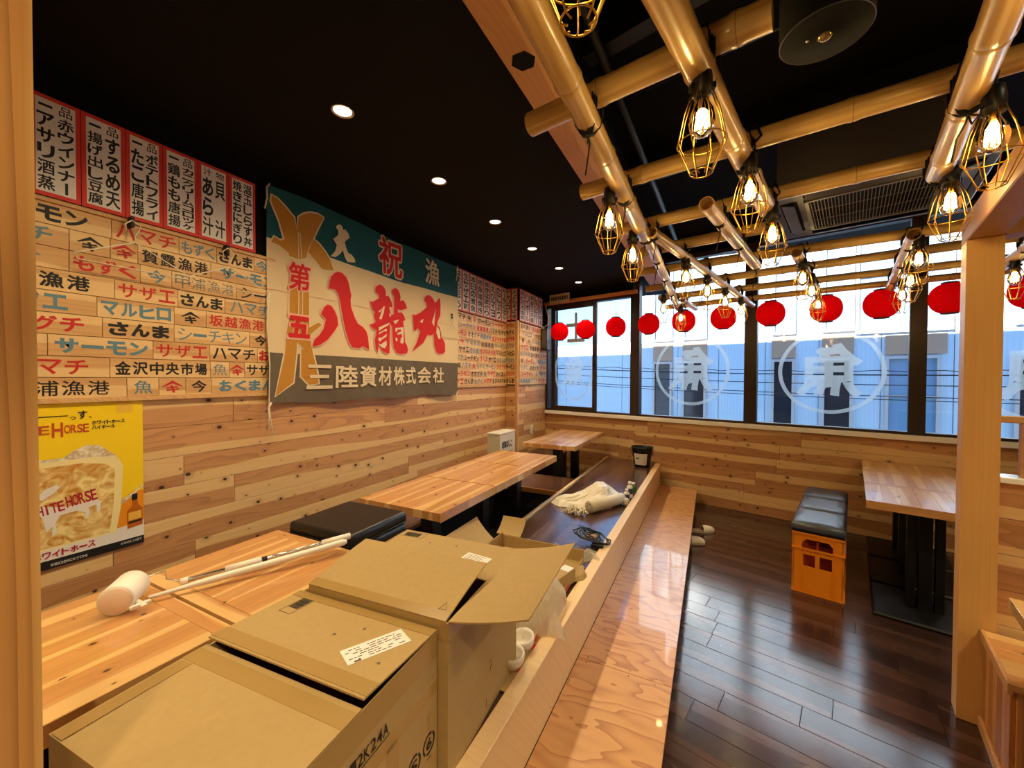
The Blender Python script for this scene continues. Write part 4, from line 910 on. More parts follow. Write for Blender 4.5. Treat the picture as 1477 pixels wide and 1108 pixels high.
for (x, y, lb) in lamps:
    l = thing('caged_lamp', lb, 'lamp', T(x, y, 2.20, random.uniform(0, .7)), 'caged bulbs under the bamboo')
    for nme, me in (('wire_cage', CG), ('socket', SK), ('glass_bulb', BUv), ('bulb_cap', BC), ('filament', FI)): obj(nme, me, None, l)
    obj('cord', MB().tube([(0,0,.055),(.01,.0,.09),(.035,.01,.12),(.02,.02,.17)], .004, 6), M_['socket'], l)
    light('bulb_light', 'POINT', (0,0,-.07), LAMP_W, l, shadow_soft_size=.02)
# ------------------------------------------------------------------ red lanterns
def lantern_mesh():
    prof = []
    N_ = 30
    for i in range(N_+1):
        t = -1+2*i/N_; z = t*.118; r = .125*math.sqrt(max(0, 1-(abs(t)*.93)**2.3))*(1+.012*math.cos(i*math.pi)); prof.append((max(r, .045), z))
    return MB().lathe(prof, 24, None, True, False).mesh('paper_shade')
LM = lantern_mesh(); LM.materials.append(M_['lantern'])
LR = MB().lathe([(.05,.108),(.053,.112),(.053,.128),(.047,.128),(.047,.112)], 20).mesh('ring'); LR.materials.append(M_['ink'])
LB = MB().lathe([(.053,-.125),(.053,-.112),(.047,-.112),(.047,-.125)], 20).mesh('ring2'); LB.materials.append(mat('dark red ring', (110,12,16), .5))
la = [-3.17,-2.75,-2.31,-1.88,-1.475,-1.065,-.635,-.198,.182,.585,1.0]
ordn = ['first red lantern from the left, in front of the sliding window', 'second red lantern from the left, at the sliding window edge', 'third red lantern from the left, against bright sky', 'fourth red lantern, just right of the dark mullion', 'fifth red lantern, behind a caged bulb', 'sixth red lantern, above the left fish emblem', 'seventh red lantern, right of the middle mullion', 'eighth red lantern, partly behind a caged bulb', 'ninth red lantern, beside the right mullion', 'tenth red lantern, left of the timber post', 'rightmost red lantern, seen beyond the timber post']
for i, a in enumerate(la):
    p = w2(a, 4.72, 2.135-.0*i)
    l = thing('red_lantern', ordn[i], 'lantern', T(p.x, p.y, p.z), 'red paper lanterns along the window')
    obj('paper_shade', LM, None, l); obj('top_ring', LR, None, l); obj('bottom_ring', LB, None, l)
    top = .44 if a < -2.2 else .19
    obj('hanging_wire', MB().tube([(0,-.045,.125),(0,0,.17),(0,0,top)], .0015, 5).tube([(0,.045,.125),(0,0,.17)], .0015, 5), M_['socket'], l)
    light('lantern_light', 'POINT', (0,0,0), LANTERN_W, l, color=(1,.8,.6), shadow_soft_size=.03)
# ------------------------------------------------------------------ downlights
dl = [(1.34,'nearest recessed ceiling downlight, upper left'),(2.087,'second recessed downlight along the black ceiling'),(2.834,'third recessed downlight along the black ceiling'),(3.58,'fourth recessed downlight along the black ceiling'),(4.35,'fifth recessed downlight, small in the distance'),(5.10,'farthest recessed downlight near the window wall'),(.60,'downlight overhead, nearest the camera'),(-.15,'downlight overhead behind the camera')]
for i, (y, lb) in enumerate(dl[:7]):
    d = thing('downlight', lb, 'ceiling light', T(-1.585, y, 2.75), 'recessed downlights')
    obj('trim_ring', MB().lathe([(.050,-.001),(.054,-.005),(.047,-.007),(.040,-.003),(.040,.0)], 24, None, True, False), M_['white'] if False else M_['steel'], d)
    obj('lens', MB().lathe([(.001,-.0015),(.041,-.0015)], 24, Matrix.Rotation(0, 4, 'X'), False, False), M_['downglow'], d)
    light('spot', 'SPOT', (0,0,-.012), SPOT_W, d, color=(1,.81,.48), spot_size=R(146), spot_blend=.9, shadow_soft_size=.06)
for (x, y) in ((-1.585,-.2),(-1.585,-1.0),(1.0,-.6),(1.8,.8),(2.4,2.0),(.2,-.9)):  # bare spots added out of view as fill light, without fixtures
    light('added_fill_spot', 'SPOT', (x, y, 2.73 if x < -.6 else 3.1), SPOT_W*(2.2 if x > 0 else .9), None, color=(1,.81,.48), spot_size=R(130), spot_blend=.9, shadow_soft_size=.08)
# round black fixture
fx = thing('sensor_fixture', 'round black cylinder fixture with a small lens at the top', 'ceiling light', T(.205, 1.045, 2.2))
obj('housing', MB().lathe([(.080,.98),(.080,.004),(.078,0),(.001,0)], 48, None, True, False), M_['black'], fx)
obj('rim', MB().tube([(.079*math.cos(R(9*k)), .079*math.sin(R(9*k)), .001) for k in range(40)], .0012, 5, True), M_['acgrey'], fx)
obj('lens', MB().lathe([(.013,0),(.013,-.004),(.008,-.008),(.001,-.009)], 16), mat('clear lens', (150,130,90), .15, metal=.6), fx)
obj('indicator', MB().lathe([(.003,0),(.003,-.002)], 8, Matrix.Translation((-.03,.0,0))), M_['white'], fx)
# ceiling cassette air conditioner
ac = thing('air_conditioner', 'black ceiling cassette air conditioner with a slatted grille', 'air conditioner', TW(.055, 2.94, 2.45))
obj('panel', MB().cbox(-.42, .42, -.42, .42, .0, .03, .008).box(-.38, .38, -.38, .38, .03, .30), M_['acgrey'], ac)
obj('grille_back', MB().box(-.25, .25, -.25, .25, -.004, -.001), M_['black'], ac)
obj('grille_frame', MB().cbox(-.27, .27, -.27, -.25, -.014, 0, .002).cbox(-.27, .27, .25, .27, -.014, 0, .002).cbox(-.27, -.25, -.27, .27, -.014, 0, .002).cbox(.25, .27, -.27, .27, -.014, 0, .002).box(-.25,.25,-.085,-.082,-.010,-.006).box(-.25,.25,.082,.085,-.010,-.006), M_['aclouver'], ac)
for k in range(34): obj('grille_slat', boxmesh(.003, .5, .006, 'gs', .0005), M_['aclouver'], ac, Matrix.Translation((-.2425+.0147*k, 0, -.008)))
for s in (-1, 1):
    obj('air_flap', MB().cbox(-.26, .26, -.03, .03, -.006, .0, .002), M_['acgrey'], ac, Matrix.Translation((0, s*.34, -.01)) @ Matrix.Rotation(s*R(14), 4, 'X'))
    obj('air_flap', MB().cbox(-.03, .03, -.26, .26, -.006, .0, .002), M_['acgrey'], ac, Matrix.Translation((s*.34, 0, -.01)) @ Matrix.Rotation(-s*R(14), 4, 'Y'))
    obj('air_slot', MB().box(s*.34-.04, s*.34+.04, -.27, .27, -.0015, .0), M_['black'], ac); obj('air_slot', MB().box(-.27, .27, s*.34-.04, s*.34+.04, -.0015, .0), M_['black'], ac)
# dark services in the open ceiling
dk = mat('dark duct paint', (14,13,14), .5)
for lb, a, b, r in (('dark pipe in the open ceiling left of centre', (-.50,.9,2.95), (-.35,4.6,2.95), .022), ('dark conduit crossing above the second crossbar', (-.5,2.2,2.98), (2.2,1.6,2.98), .012), ('thin conduit above the air conditioner', (-.5,2.75,2.85), (2.4,2.15,2.85), .006), ('thin metal rail behind the fifth crossbar', (-.5,3.75,2.62), (2.4,3.1,2.62), .006)):
    o = obj('ceiling_pipe', MB().tube([a, b], r, 10), dk if r > .01 else M_['aclouver'], None); setp(o, label=lb, category='pipe')
for lb, y in (('dark steel joist in the open ceiling, nearer one', 1.75), ('dark steel joist in the open ceiling, farther one', 3.1)):
    o = obj('ceiling_joist', MB().box(-.57, 4, -.04, .04, 3.0, 3.17), dk, None, T(0, y, 0, -WA)); setp(o, label=lb, category='joist')
# ================================================================== CARTONS
def carton(t, hw, hd, h, M_in=None):
    th = .004
    obj('front_wall', MB().box(-hw, hw, -hd, -hd+th, 0, h), M_['card'], t); obj('back_wall', MB().box(-hw, hw, hd-th, hd, 0, h), M_['card'], t)
    obj('left_wall', MB().box(-hw, -hw+th, -hd+th, hd-th, 0, h), M_['card'], t); obj('right_wall', MB().box(hw-th, hw, -hd+th, hd-th, 0, h), M_['card'], t)
    obj('bottom', MB().box(-hw, hw, -hd, hd, 0, th), M_['card'], t)
def flap(t, name, L, d, M, curl=.0, mat_='card'):      # sheet with hinge along local X at y=0, extending +Y
    mb = MB(); nn = 8; vs = []; fs = []
    for i in range(nn+1):
        y = d*i/nn; z = curl*(i/nn)**2
        vs += [(-L/2, y, z), (L/2, y, z), (L/2, y, z+.004), (-L/2, y, z+.004)]
    for i in range(nn):
        a = i*4
        for j in range(4): fs.append((a+j, a+4+j, a+4+(j+1) % 4, a+(j+1) % 4))
    fs += [(0,1,2,3), (nn*4+3, nn*4+2, nn*4+1, nn*4)]
    mb.add(vs, fs); return obj(name, mb, M_[mat_], t, M)
RX = lambda d: Matrix.Rotation(R(d), 4, 'X')
RZ = lambda d: Matrix.Rotation(R(d), 4, 'Z')
# carton A (front)
A = thing('cardboard_box', 'big closed carton in the foreground with a white shipping label', 'box', T(-.845, .535, .43, R(4.2)))
hA = .395; carton(A, .243, .262, hA)
flap(A, 'lid_flap', .484, .262, Matrix.Translation((0, -.262, hA)) @ RX(0.3))
fA = flap(A, 'lid_flap', .484, .258, Matrix.Translation((0, .262, hA+.002)) @ RZ(180) @ RX(3.4))
obj('tape_strip', MB().box(-.243, .243, -.052, -.012, 0, .0006), M_['tape'], A, Matrix.Translation((0,0,hA+.0052)))
obj('tape_strip', MB().box(-.243, .243, .213, .252, 0, .0006), M_['tape'], fA, Matrix.Translation((0,0,.0045)))
obj('tape_strip', MB().box(-.243, .243, .0, .03, 0, .0006), M_['tape'], fA, Matrix.Translation((0,0,.0045)))
obj('tape_strip', MB().box(-.236, -.20, -.26, -.055, 0, .0006), M_['tape'], A, Matrix.Translation((0,0,hA+.0056)))
obj('side_tape', MB().box(.243, .2436, -.262, .262, hA-.06, hA+.001), M_['tape'], A)
obj('side_tape', MB().box(.243, .2436, .07, .11, hA-.36, hA-.14), M_['tape'], A)
obj('side_tape', MB().box(.243, .2436, -.262, .262, hA-.15, hA-.115), M_['tape'], A)
# decals on rear lid flap (flap local: x flipped, y from hinge toward us)
def decal(parent, name, mb, m, x, y, z, rz): return obj(name, mb, m, parent, Matrix.Translation((x, y, z)) @ RZ(rz))
lab = MB().box(-.075, .075, -.031, .031, 0, .0005)
dm = MB(); rgd = random.Random(2)
for r_ in range(6):
    x = -.068
    while x < .06:
        w = rgd.uniform(.004, .016); 
        if rgd.random() < .72: dm.box(x, x+w, -.024+.0085*r_, -.021+.0085*r_, .0006, .0008)
        x += w+.003
dm.box(-.06,-.045,-.03,-.024,.0006,.0008)
lb_ = decal(fA, 'shipping_label', lab, M_['paper'], -.150, .118, .0046, 180+62); obj('label_print', dm, M_['inkgrey'], lb_)
def barcode(parent, x, y, z, rz, s=1.0):
    m = MB(); w, h = .062*s, .022*s
    m.box(-w,w,h-.001,h,0,.0003).box(-w,w,-h,-h+.001,0,.0003).box(-w,-w+.001,-h,h,0,.0003).box(w-.001,w,-h,h,0,.0003)
    q = -.036*s; r2 = random.Random(5)
    while q < .036*s: b = r2.uniform(.0008,.0022); m.box(q, q+b, -h*.75, h*.8, 0, .0003); q += b+r2.uniform(.0006,.002)
    decal(parent, 'barcode_print', m, M_['ink'], x, y, z, rz)
barcode(fA, .175, .045, .0047, 180+88)
tri = MB().poly([(0,0),(.012,.003),(.004,.010)], 0)
for (x, y, rz) in ((-.02,.13,200),(-.03,.03,180),(-.19,.03,160),(-.19,.165,150),(-.07,.07,90)): decal(fA, 'torn_spot', tri, M_['inkgrey'], x, y, .0047, rz)
sideM = lambda y, z: axes((.2440, y, z), (0,1,0), (0,0,1), (1,0,0))
obj('lettering', line('12K24A', -.055, .055, -.013, .013, .01, .0004), M_['ink'], A, sideM(.02, .305)); obj('underline', MB().box(-.06,.06,-.020,-.018,0,.0004), M_['ink'], A, sideM(.02, .305))
def ringmark(y, z, ch):
    m = MB(); vs = []; fs = []
    for k in range(24): t = 2*math.pi*k/24; vs += [(.026*math.cos(t), .026*math.sin(t), 0), (.020*math.cos(t), .020*math.sin(t), 0)]
    for k in range(24):
        if k in (3, 15): continue
        b = (k+1) % 24; fs.append((2*k, 2*b, 2*b+1, 2*k+1))
    m.add(vs, fs); put(m, ch, -.012, .012, -.013, .013, .03, 0); obj('recycle_mark', m, M_['ink'], A, sideM(y, z)); obj('mark_caption', line('紙紙' if False else '外装', -.010,.010,-.040,-.032,.01,0), M_['ink'], A, sideM(y, z))
ringmark(.165, .134, 'S'); ringmark(.225, .137, '6')
obj('faint_arrow', MB().poly([(-.012,0),(.012,0),(0,.02)]).poly([(-.005,-.03),(.005,-.03),(.005,0),(-.005,0)]), M_['tape'], A, sideM(.225, .20))
# carton B (open)
B = thing('cardboard_box', 'tall half open carton behind the front one, flaps raised', 'box', T(-.855, 1.042, .43, R(4.4)))
hB = .42; carton(B, .243, .238, hB)
fB = flap(B, 'lid_flap', .480, .245, Matrix.Translation((-.004, -.238, hB)) @ RX(14), curl=-.012)
obj('tape_strip', MB().box(-.24, .24, .0, .03, 0, .0006), M_['tape'], fB, Matrix.Translation((0,0,.0045)))
obj('tape_strip', MB().box(-.24, .24, -.01, .0, -.05, .0), M_['tape'], fB) if False else None
obj('front_tape', MB().box(-.243, .243, -.2386, -.238, hB-.05, hB), M_['tape'], B)
obj('arrow_print', MB().poly([(0,0),(.022,.0),(.011,.001)]) if False else MB().tube([(0,0,0),(.022,.002,0),(.012,.026,0),(0,0,0)], .0007, 4), M_['ink'], fB, Matrix.Translation((.20,.03,.0055)))
bB = flap(B, 'lid_flap', .480, .235, Matrix.Translation((0, .238, hB-.004)) @ RZ(180) @ RX(-1.0))
barcode(bB, .19, .035, .0048, 182, .9)
l2 = decal(bB, 'shipping_label', MB().box(-.05,.05,-.024,.024,0,.0005), M_['paper'], -.14, .12, .0048, 172)
dm2 = MB(); 
for r_ in range(5): dm2.box(-.042, .03-.01*(r_%2), -.018+.008*r_, -.016+.008*r_, .0006, .0008)
obj('label_print', dm2, M_['inkgrey'], l2)
for (x, y) in ((-.02,.06),(.09,.07),(-.09,.17)): decal(bB, 'torn_spot', tri, M_['inkgrey'], x, y, .0049, 120)
rB = flap(B, 'side_flap', .470, .225, Matrix.Translation((.243, 0, hB)) @ RZ(-90) @ RX(9), curl=.022)
flap(B, 'side_flap', .40, .20, Matrix.Translation((-.240, 0, hB-.012)) @ RZ(-90) @ RX(-30))
obj('dark_inside', MB().box(-.236, .236, -.232, .232, .01, .02), M_['cardin'], B)
obj('scuff', MB().tube([(.2434,.01,.16),(.2434,.02,.155),(.2434,.022,.14),(.2434,.012,.125)], .001, 4), M_['inkgrey'], B)
obj('scuff', MB().tube([(.2434,-.02,.06),(.2434,-.01,.05),(.2434,-.015,.03)], .001, 4), M_['inkgrey'], B)
obj('side_tape', MB().box(.243, .2436, -.238, .238, hB-.055, hB), M_['tape'], B)
# carton C: flat opened carton with packing rubbish
Cc = thing('packing_tray', 'flattened opened carton on the platform behind the open box', 'box', T(-.875, 1.74, .43, R(2)))
obj('bottom', MB().box(-.26, .255, -.43, .43, 0, .006), M_['card'], Cc)
obj('back_wall', MB().box(-.26, .255, .424, .43, .006, .075), M_['card'], Cc); obj('left_wall', MB().box(-.26, -.255, -.43, .43, .006, .09), M_['card'], Cc)
obj('right_wall', MB().box(.249, .255, -.43, .43, .006, .03), M_['card'], Cc)
flap(Cc, 'torn_flap', .34, .16, Matrix.Translation((-.26, .14, .09)) @ RZ(90) @ RX(34), curl=.03)
flap(Cc, 'torn_flap', .16, .12, Matrix.Translation((-.22, .43, .075)) @ RX(20), curl=.04)
obj('red_print', MB().box(.2552,.2556,-.36,.36,.008,.022), M_['paperred'], Cc)
bx_ = obj('small_carton', MB().cbox(-.06,.06,-.09,.09,0,.07,.002), M_['card'], None, T(-.69, 1.87, .437, R(-14))); setp(bx_, label='small brown carton with an orange sticker beside the platform rail', category='box')
obj('sticker', MB().box(-.05, .0, .03, .075, .0702, .0708), mat('orange sticker', (214,90,40), .5), bx_); obj('printed_slip', MB().box(.0, .055, .03, .085, .0702, .0708), M_['paper'], bx_)
def crumple(name, label, M, w, d, h, m, seed, cat, nx=18, ny=14, amp=.02):
    rg = random.Random(seed); mb = MB(); vs = []; fs = []
    ph = [rg.uniform(0, 6.3) for _ in range(8)]
    for i in range(nx+1):
        for j in range(ny+1):
            u = i/nx; v = j/ny; e = math.sin(math.pi*min(1,max(0,u)))**.5*math.sin(math.pi*v)**.5
            z = h*e*(.55+.25*math.sin(5*u+ph[0]+3*v)+.2*abs(math.sin(9*v+ph[1]+4*u)))+rg.uniform(0, amp)*e+.002
            x = (u-.5)*w+.02*math.sin(7*v+ph[2])+rg.uniform(-1,1)*.006; y = (v-.5)*d+.02*math.sin(6*u+ph[3])+rg.uniform(-1,1)*.006
            vs.append((x, y, z))
    for i in range(nx):
        for j in range(ny): a = i*(ny+1)+j; fs += [(a, a+ny+1, a+ny+2), (a, a+ny+2, a+1)]
    mb.add(vs, fs, False); o = obj(name, mb, m, None, M); setp(o, label=label, category=cat); return o
crumple('plastic_bag', 'clear crumpled bag hanging over the packing beside the open box', T(-.665, 1.60, .445, R(20)), .20, .34, .15, M_['film'], 3, 'bag')
crumple('tissue_paper', 'scrap of white tissue sticking out behind the open carton', T(-.82, 1.50, .53, R(40)), .15, .10, .09, M_['paper'], 9, 'paper', amp=.01)
kp = crumple('kraft_paper', 'torn kraft paper next to the small brown carton', T(-.635, 2.0, .437, R(75)), .16, .10, .045, M_['card'], 12, 'paper', 8, 6, .004)
# white dishes beside the box
for (x, y, rz, lb) in ((-.60, 1.275, 20, 'white rounded slipper nearest, beside the open carton'), (-.605, 1.375, 12, 'white rounded slipper tucked behind its twin beside the carton')):
    s = thing('white_slipper', lb, 'slipper', T(x-.035, y, .437, R(rz)), 'white slippers in the packing')
    prof = [(.012,.0),(.036,.003),(.046,.02),(.048,.036),(.042,.042),(.034,.032),(.028,.014),(.002,.010)]
    obj('shell', MB().lathe(prof, 24, Matrix.Diagonal((.95,1.15,1.15,1)), True), M_['white'], s)
cs = thing('cushion_print_sheet', 'brown card strip with red print under the white slippers', 'card', T(-.64, 1.30, .4365)); obj('sheet', MB().box(-.05,.05,-.15,.2,0,.0008), M_['card'], cs)
obj('red_print', MB().poly([(0,-.06),(.045,-.05),(.045,-.02),(.01,-.03)],.001).poly([(.02,.07),(.048,.08),(.048,.12),(.025,.10)],.001), mat('magenta print', (190,30,60), .6), cs)
# ================================================================== THINGS ON THE PLATFORM
tb = thing('rag_bundle', 'crumpled white plastic bag around a rolled cloth on the dark platform', 'bag', T(-.90, 3.25, .431, R(-18)))
def crump_mesh(w, d, h, seed, nx=22, ny=18):
    rg = random.Random(seed); vs = []; fs = []; ph = [rg.uniform(0,6.3) for _ in range(6)]
    for i in range(nx+1):
        for j in range(ny+1):
            u = i/nx; v = j/ny; e = (math.sin(math.pi*u)*math.sin(math.pi*v))**.6
            z = h*e*(.5+.28*math.sin(6*u+ph[0]+4*v)+.22*abs(math.sin(8*v+ph[1]-5*u)))+rg.uniform(0,.012)*e+.002
            vs.append(((u-.5)*w+.03*math.sin(9*v+ph[2])+rg.uniform(-1,1)*.006, (v-.5)*d+.03*math.sin(7*u+ph[3])+rg.uniform(-1,1)*.006, max(.002,z)))
    for i in range(nx):
        for j in range(ny): a = i*(ny+1)+j; fs += [(a, a+ny+1, a+ny+2), (a, a+ny+2, a+1)]
    return MB().add(vs, fs)
obj('bag_sheet', crump_mesh(.38, .56, .17, 21), mat('milky plastic', (232,220,200), .35), tb, Matrix.Translation((-.02,.05,0)))
sp_ = []; 
for k in range(40): t = k*.45; r = .012+.0009*k; sp_.append((r*math.cos(t), r*math.sin(t)))
roll = MB().lathe([(.012,-.2),(.044,-.2),(.046,.0),(.044,.2),(.012,.2)], 20)
obj('rolled_cloth', roll, mat('woven cloth', (226,214,190), .8, bump=.6, bscale=160), tb, Matrix.Translation((.17,-.02,.046)) @ RZ(-8) @ RX(90))
obj('roll_spiral', MB().tube([(x, y, -.203) for x, y in sp_], .0012, 4), M_['inkgrey'], tb, Matrix.Translation((.17,-.02,.046)) @ RZ(-8) @ RX(-90))
fr_ = MB(); rg = random.Random(4)
for k in range(26): x = rg.uniform(-.07,.07); y = rg.uniform(-.03,.03); fr_.tube([(x,y,.01+rg.uniform(0,.04)),(x+rg.uniform(-.02,.02),y-.03,.02+rg.uniform(0,.03)),(x+rg.uniform(-.03,.03),y-.055,.004)], .005, 5)
obj('mop_strands', fr_, M_['string'], tb, Matrix.Translation((.07,-.26,0)))
for (x, y, h, r, c, lb) in ((-.632, 3.44, .105, .024, 'white', 'front small white bottle by the platform rail'), (-.628, 3.56, .14, .026, 'white', 'taller white bottle behind the front one'), (-.622, 3.70, .10, .028, 'green', 'green bottle half hidden behind the white bottles')):
    b = thing('cleaner_bottle', lb, 'bottle', T(x, y, .431), 'small bottles by the rail')
    obj('body', MB().lathe([(r,0),(r*1.02,.01),(r*1.02,h*.68),(r*.6,h*.78),(r*.45,h*.8)], 18), M_['white'] if c == 'white' else M_['green'], b)
    obj('cap', MB().lathe([(r*.55,h*.8),(r*.55,h),(r*.5,h)], 16), M_['white'], b); obj('label_wrap', MB().lathe([(r*1.03,h*.25),(r*1.03,h*.6)], 18, None, True, False), mat('label '+lb[:5], (60,62,110) if c == 'white' else (30,100,50), .5), b)
sx = thing('tape_roll', 'short white cap standing in front of the small bottles', 'cap', T(-.618, 3.33, .431)); obj('body', MB().lathe([(.02,0),(.021,.05),(.018,.056),(.001,.056)], 16), M_['white'], sx)
bk = thing('bucket', 'black plastic bucket with a label at the far end of the platform', 'bucket', T(-.725, 4.90, .431))
obj('pail', MB().lathe([(.001,.0),(.085,.0),(.088,.01),(.118,.215),(.126,.22),(.126,.235),(.120,.235),(.112,.215),(.082,.012),(.001,.012)], 28), M_['blackmetal'], bk)
obj('handle', MB().tube([(.128*math.cos(t), -.02-.13*math.sin(t)*.35, .215-.13*math.sin(t)) for t in [math.pi*k/14 for k in range(15)]], .004, 6), M_['socket'], bk)
lbm = MB(); vs = []; fs = []
for k in range(7):
    t = R(-135+14*k); vs += [(.0925*math.cos(t), .0925*math.sin(t), .03), (.1135*math.cos(t), .1135*math.sin(t), .165)]
for k in range(6): fs.append((2*k, 2*k+2, 2*k+3, 2*k+1))
lbm.add(vs, fs, True); obj('paper_label', lbm, M_['paper'], bk)
obj('green_mark', MB().add([(.1065*math.cos(R(t)), .1065*math.sin(R(t)), z) for t, z in ((-120,.10),(-100,.10),(-100,.135),(-120,.135))], [(0,1,2,3)]), M_['green'], bk)
# cord tangle
rg = random.Random(8); pts = []
for k in range(150):
    t = k*.42; r = .050+.032*math.sin(k*.13)+rg.uniform(-.010,.010); pts.append((r*1.35*math.cos(t)+.015*math.sin(k*.05), r*math.sin(t), .008+.050*abs(math.sin(k*.21))+rg.uniform(0,.012)))
ct = thing('cable_tangle', 'coiled black cable tangle with a brown tag on the dark platform', 'cable', T(-.67, 2.46, .431))
obj('black_cable', MB().tube(pts, .0042, 6), M_['socket'], ct)
obj('black_cable', MB().tube([(-.06,.0,.03),(-.10,.06,.05),(-.11,.10,.06),(-.085,.13,.05),(-.05,.09,.03)], .003, 6), M_['socket'], ct)
obj('brown_plug', MB().cbox(-.035,.035,-.02,.02,.03,.055,.006), mat('brown plug', (150,104,54), .5), ct); obj('adapter', MB().cbox(.02,.09,-.075,-.035,.004,.03,.005), M_['blackmetal'], ct)
wl2 = obj('white_wire', MB().tube([(-.16,-.10,.003),(-.15,-.04,.004),(-.12,.01,.004),(-.08,-.01,.003),(-.06,-.06,.003),(-.06,-.12,.003)], .0014, 5), M_['string'], None, T(-.74, 2.33, .431)); setp(wl2, label='thin loop of white wire beside the black cable tangle', category='wire')
# clear wrap
cw_ = crumple('plastic_wrap', 'clear plastic wrap just in front of the cable tangle', T(-.625, 2.26, .431, R(10)), .10, .13, .03, M_['film'], 30, 'plastic', 8, 8, .006)
# slippers on the aisle floor
for (x, y, rz, lb) in ((-.06, 4.22, -68, 'pale slipper poking out from under the plywood step, farther one'), (-.145, 3.89, -80, 'pale slipper mostly under the plywood step, nearer one')):
    s = thing('slipper', lb, 'slipper', T(x, y, 0.001, R(rz)), 'slippers under the step')
    out = [(.040*math.cos(R(t))*(1.0 if True else 1), .115*math.sin(R(t))) for t in range(0, 360, 20)]
    obj('sole', MB().prism(out, 0, .018), M_['offwhite'], s)
    vs = []; fs = []
    for i in range(9):
        t = math.pi*i/8
        for j in range(6): v = math.sin(j/5*math.pi/2); w = .043*math.sqrt(max(0, 1-(v*.985)**3)); vs.append((w*math.cos(t), .0+.114*v, .018+math.sin(t)*.046*math.sqrt(max(0, 1-(v*.99)**3))))
    for i in range(8):
        for j in range(5): a = i*6+j; fs.append((a, a+6, a+7, a+1))
    obj('upper', MB().add(vs, fs, True), M_['white'], s)
# lint roller on the near table
ro = thing('lint_roller', 'white floor lint roller case with twin long handles lying on the near table', 'cleaning tool', T(-1.60, .535, .762))
ax0 = Vector((.02,-.02,.046)); ax1 = Vector((-.062,.05,.046)); dd = (ax1-ax0); q = dd.to_track_quat('Z','Y').to_matrix().to_4x4(); Lr = dd.length
obj('case_shell', MB().lathe([(.001,0),(.041,0),(.045,.004),(.045,Lr-.004),(.041,Lr),(.001,Lr)], 28), M_['white'], ro, Matrix.Translation(ax0) @ q)
obj('end_cap', MB().lathe([(.001,-.002),(.037,-.002),(.039,0)], 24), mat('warm white cap', (238,206,180), .4), ro, Matrix.Translation(ax0) @ q)
obj('case_hook', MB().cbox(-.085,-.045,-.005,.008,.05,.06,.003).cbox(-.085,-.078,-.005,.008,.03,.06,.002), M_['white'], ro, RZ(-25))
obj('case_hook', MB().cbox(.02,.075,.02,.035,.02,.028,.003).cbox(.05,.06,.0,.05,.015,.028,.003), M_['white'], ro)
obj('wire_arm', MB().tube([(-.075,.06,.05),(-.05,.13,.055),(-.045,.13,.03),(-.02,.15,.02),(.02,.19,.018)], .0025, 6), M_['steel'], ro)
h0 = Vector((.0,.155,.02)); h1 = Vector((.255,.635,.052)); hd = h1-h0
obj('chrome_tube', MB().tube([h0, h1], .008, 10), M_['steel'], ro); obj('tube_tip', MB().tube([h0-hd*.01, h0+hd*.03], .0105, 10), M_['white'], ro)
obj('grip', MB().tube([h0+hd*.22, h0+hd*.42], .0125, 10), M_['white'], ro); obj('black_band', MB().tube([h0+hd*.425, h0+hd*.455], .010, 10), M_['ink'], ro); obj('grip', MB().tube([h0+hd*.80, h0+hd*1.0], .0125, 10), M_['white'], ro)
g0 = Vector((.015,.06,.016)); g1 = Vector((.275,.60,.045))
obj('white_handle', MB().tube([g0, g0+(g1-g0)*.12, g0+(g1-g0)*.25, g1-(g1-g0)*.03, g1], [.006,.007,.0115,.0125,.008], 10), M_['white'], ro)
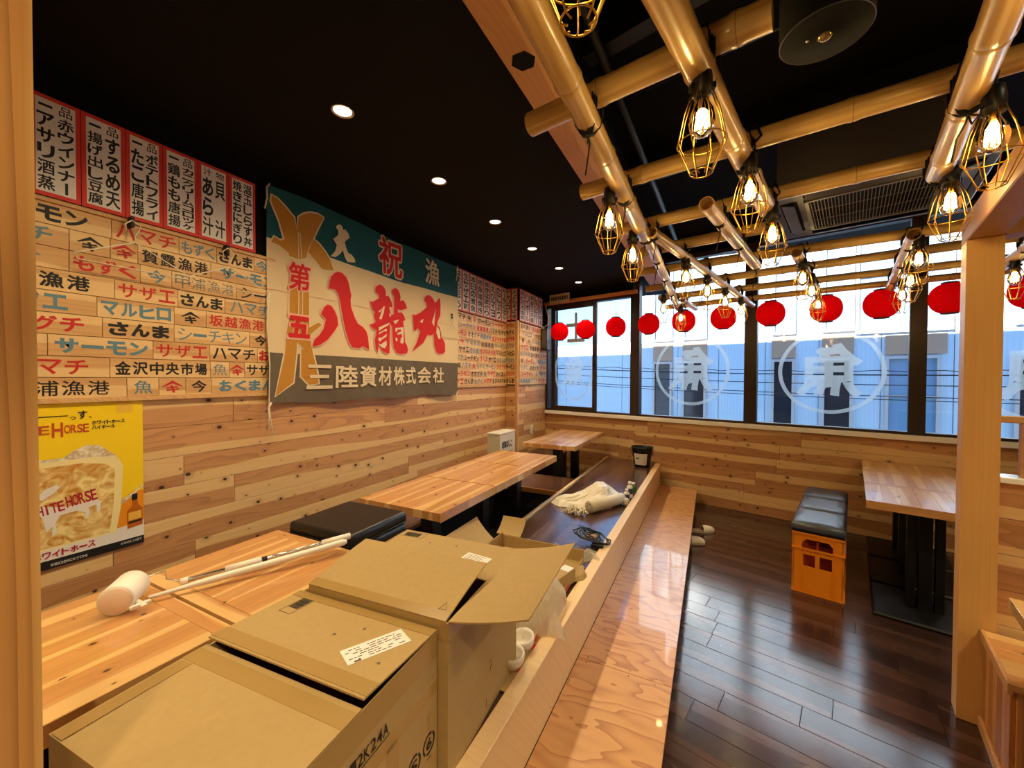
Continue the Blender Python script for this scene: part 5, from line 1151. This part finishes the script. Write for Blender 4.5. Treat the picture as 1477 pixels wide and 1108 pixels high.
# ================================================================== OUTSIDE
struct('ground', MB().box(-30, 30, 5.2, 60, -3.1, -3.0), M_['asphalt'], MW)
def building(name, label, a0, a1, n0, z0, z1, wins, depth=8, pw=.91):
    b = thing(name, label, 'building', Matrix(MW))
    obj('wall_core', MB().box(a0, a1, n0+.03, n0+depth, z0, z1), M_['outframe'], b)
    k = 0; a = a0
    while a < a1-.05:
        e = min(a+pw, a1); obj('siding_panel', MB().box(0, e-a-.012, 0, .03, z0, z1), M_['siding'], b, Matrix.Translation((a, n0, 0))); a = e
    for (x0, x1, y0, y1, kind) in wins:
        if kind == 'panel': obj('tan_panel', MB().cbox(x0, x1, n0-.03, n0, y0, y1, .004), M_['spandrel'], b); continue
        f = .05
        w = obj('window', MB().box(x0-f, x0, n0-.07, n0, y0-f, y1+f).box(x1, x1+f, n0-.07, n0, y0-f, y1+f).box(x0, x1, n0-.07, n0, y0-f, y0).box(x0, x1, n0-.07, n0, y1, y1+f), M_['outframe'], b)
        obj('pane', MB().box(x0, x1, n0-.02, n0-.005, y0, y1), M_['outglass'] if kind == 'dark' else M_['blueglass'], w)
        if x1-x0 > .5 or kind == 'bars': obj('window_bar', MB().box((x0+x1)/2-.02, (x0+x1)/2+.02, n0-.05, n0-.02, y0, y1).box(x0, x1, n0-.05, n0-.02, (y0+y1)/2-.015, (y0+y1)/2+.015), M_['outframe'], w)
    return b
wins = []
for (x0, x1) in ((-3.80,-3.42), (-3.08,-2.64), (-1.26,-.95), (-.42,-.04)):
    wins += [(x0, x1, -2.6, 1.84, 'dark'), (x0-.05, x1+.05, 1.91, 2.36, 'panel'), (x0, x1, 2.45, 4.4, 'blue')]
wins += [(.50, 1.10, .50, 1.85, 'blue'), (.50, 1.10, -2.6, .40, 'dark'), (.45, 1.22, 1.93, 2.28, 'panel'), (.08, 1.24, 2.38, 4.4, 'bars'), (3.0, 3.6, .5, 1.9, 'blue'), (2.0, 2.4, -2.6, 1.8, 'dark'), (2.0, 2.4, 2.4, 4.2, 'blue')]
building('opposite_house', 'pale siding house across the street with tall narrow windows', -4.15, 9.0, 10.0, -3.0, 6.2, wins)
building('low_neighbour_house', 'lower blue grey house beyond the left window panes', -13.0, -4.5, 10.25, -3.0, 2.45, [(-7.6,-7.0,.3,1.6,'blue'),(-10.4,-9.6,.2,1.5,'blue')], 6)
for k, (z, wob, r) in enumerate(((1.55, .0, .008), (1.42, .0, .006), (1.27, 0, .006), (1.22, 0, .005))):
    pts = []
    for i in range(60):
        a = -9+18*i/59; pts.append(tuple(w2(a, 7.0+.12*k, z-.012*(a+1)+.004*a*a+0)))
    o = obj('power_cable', MB().tube(pts, r, 5), M_['cable'], None); setp(o, label='thin black %s cable crossing outside the windows' % ('upper thick','second','third','lowest')[k], category='cable')
pts = []
for i in range(120): a = -9+18*i/119; pts.append(tuple(w2(a, 7.0, 1.585-.012*(a+1)+.004*a*a+.025*abs(math.sin(i*.9)))))
o = obj('power_cable', MB().tube(pts, .005, 5), M_['cable'], None); setp(o, label='wavy wire wound above the thick outdoor cable', category='cable')
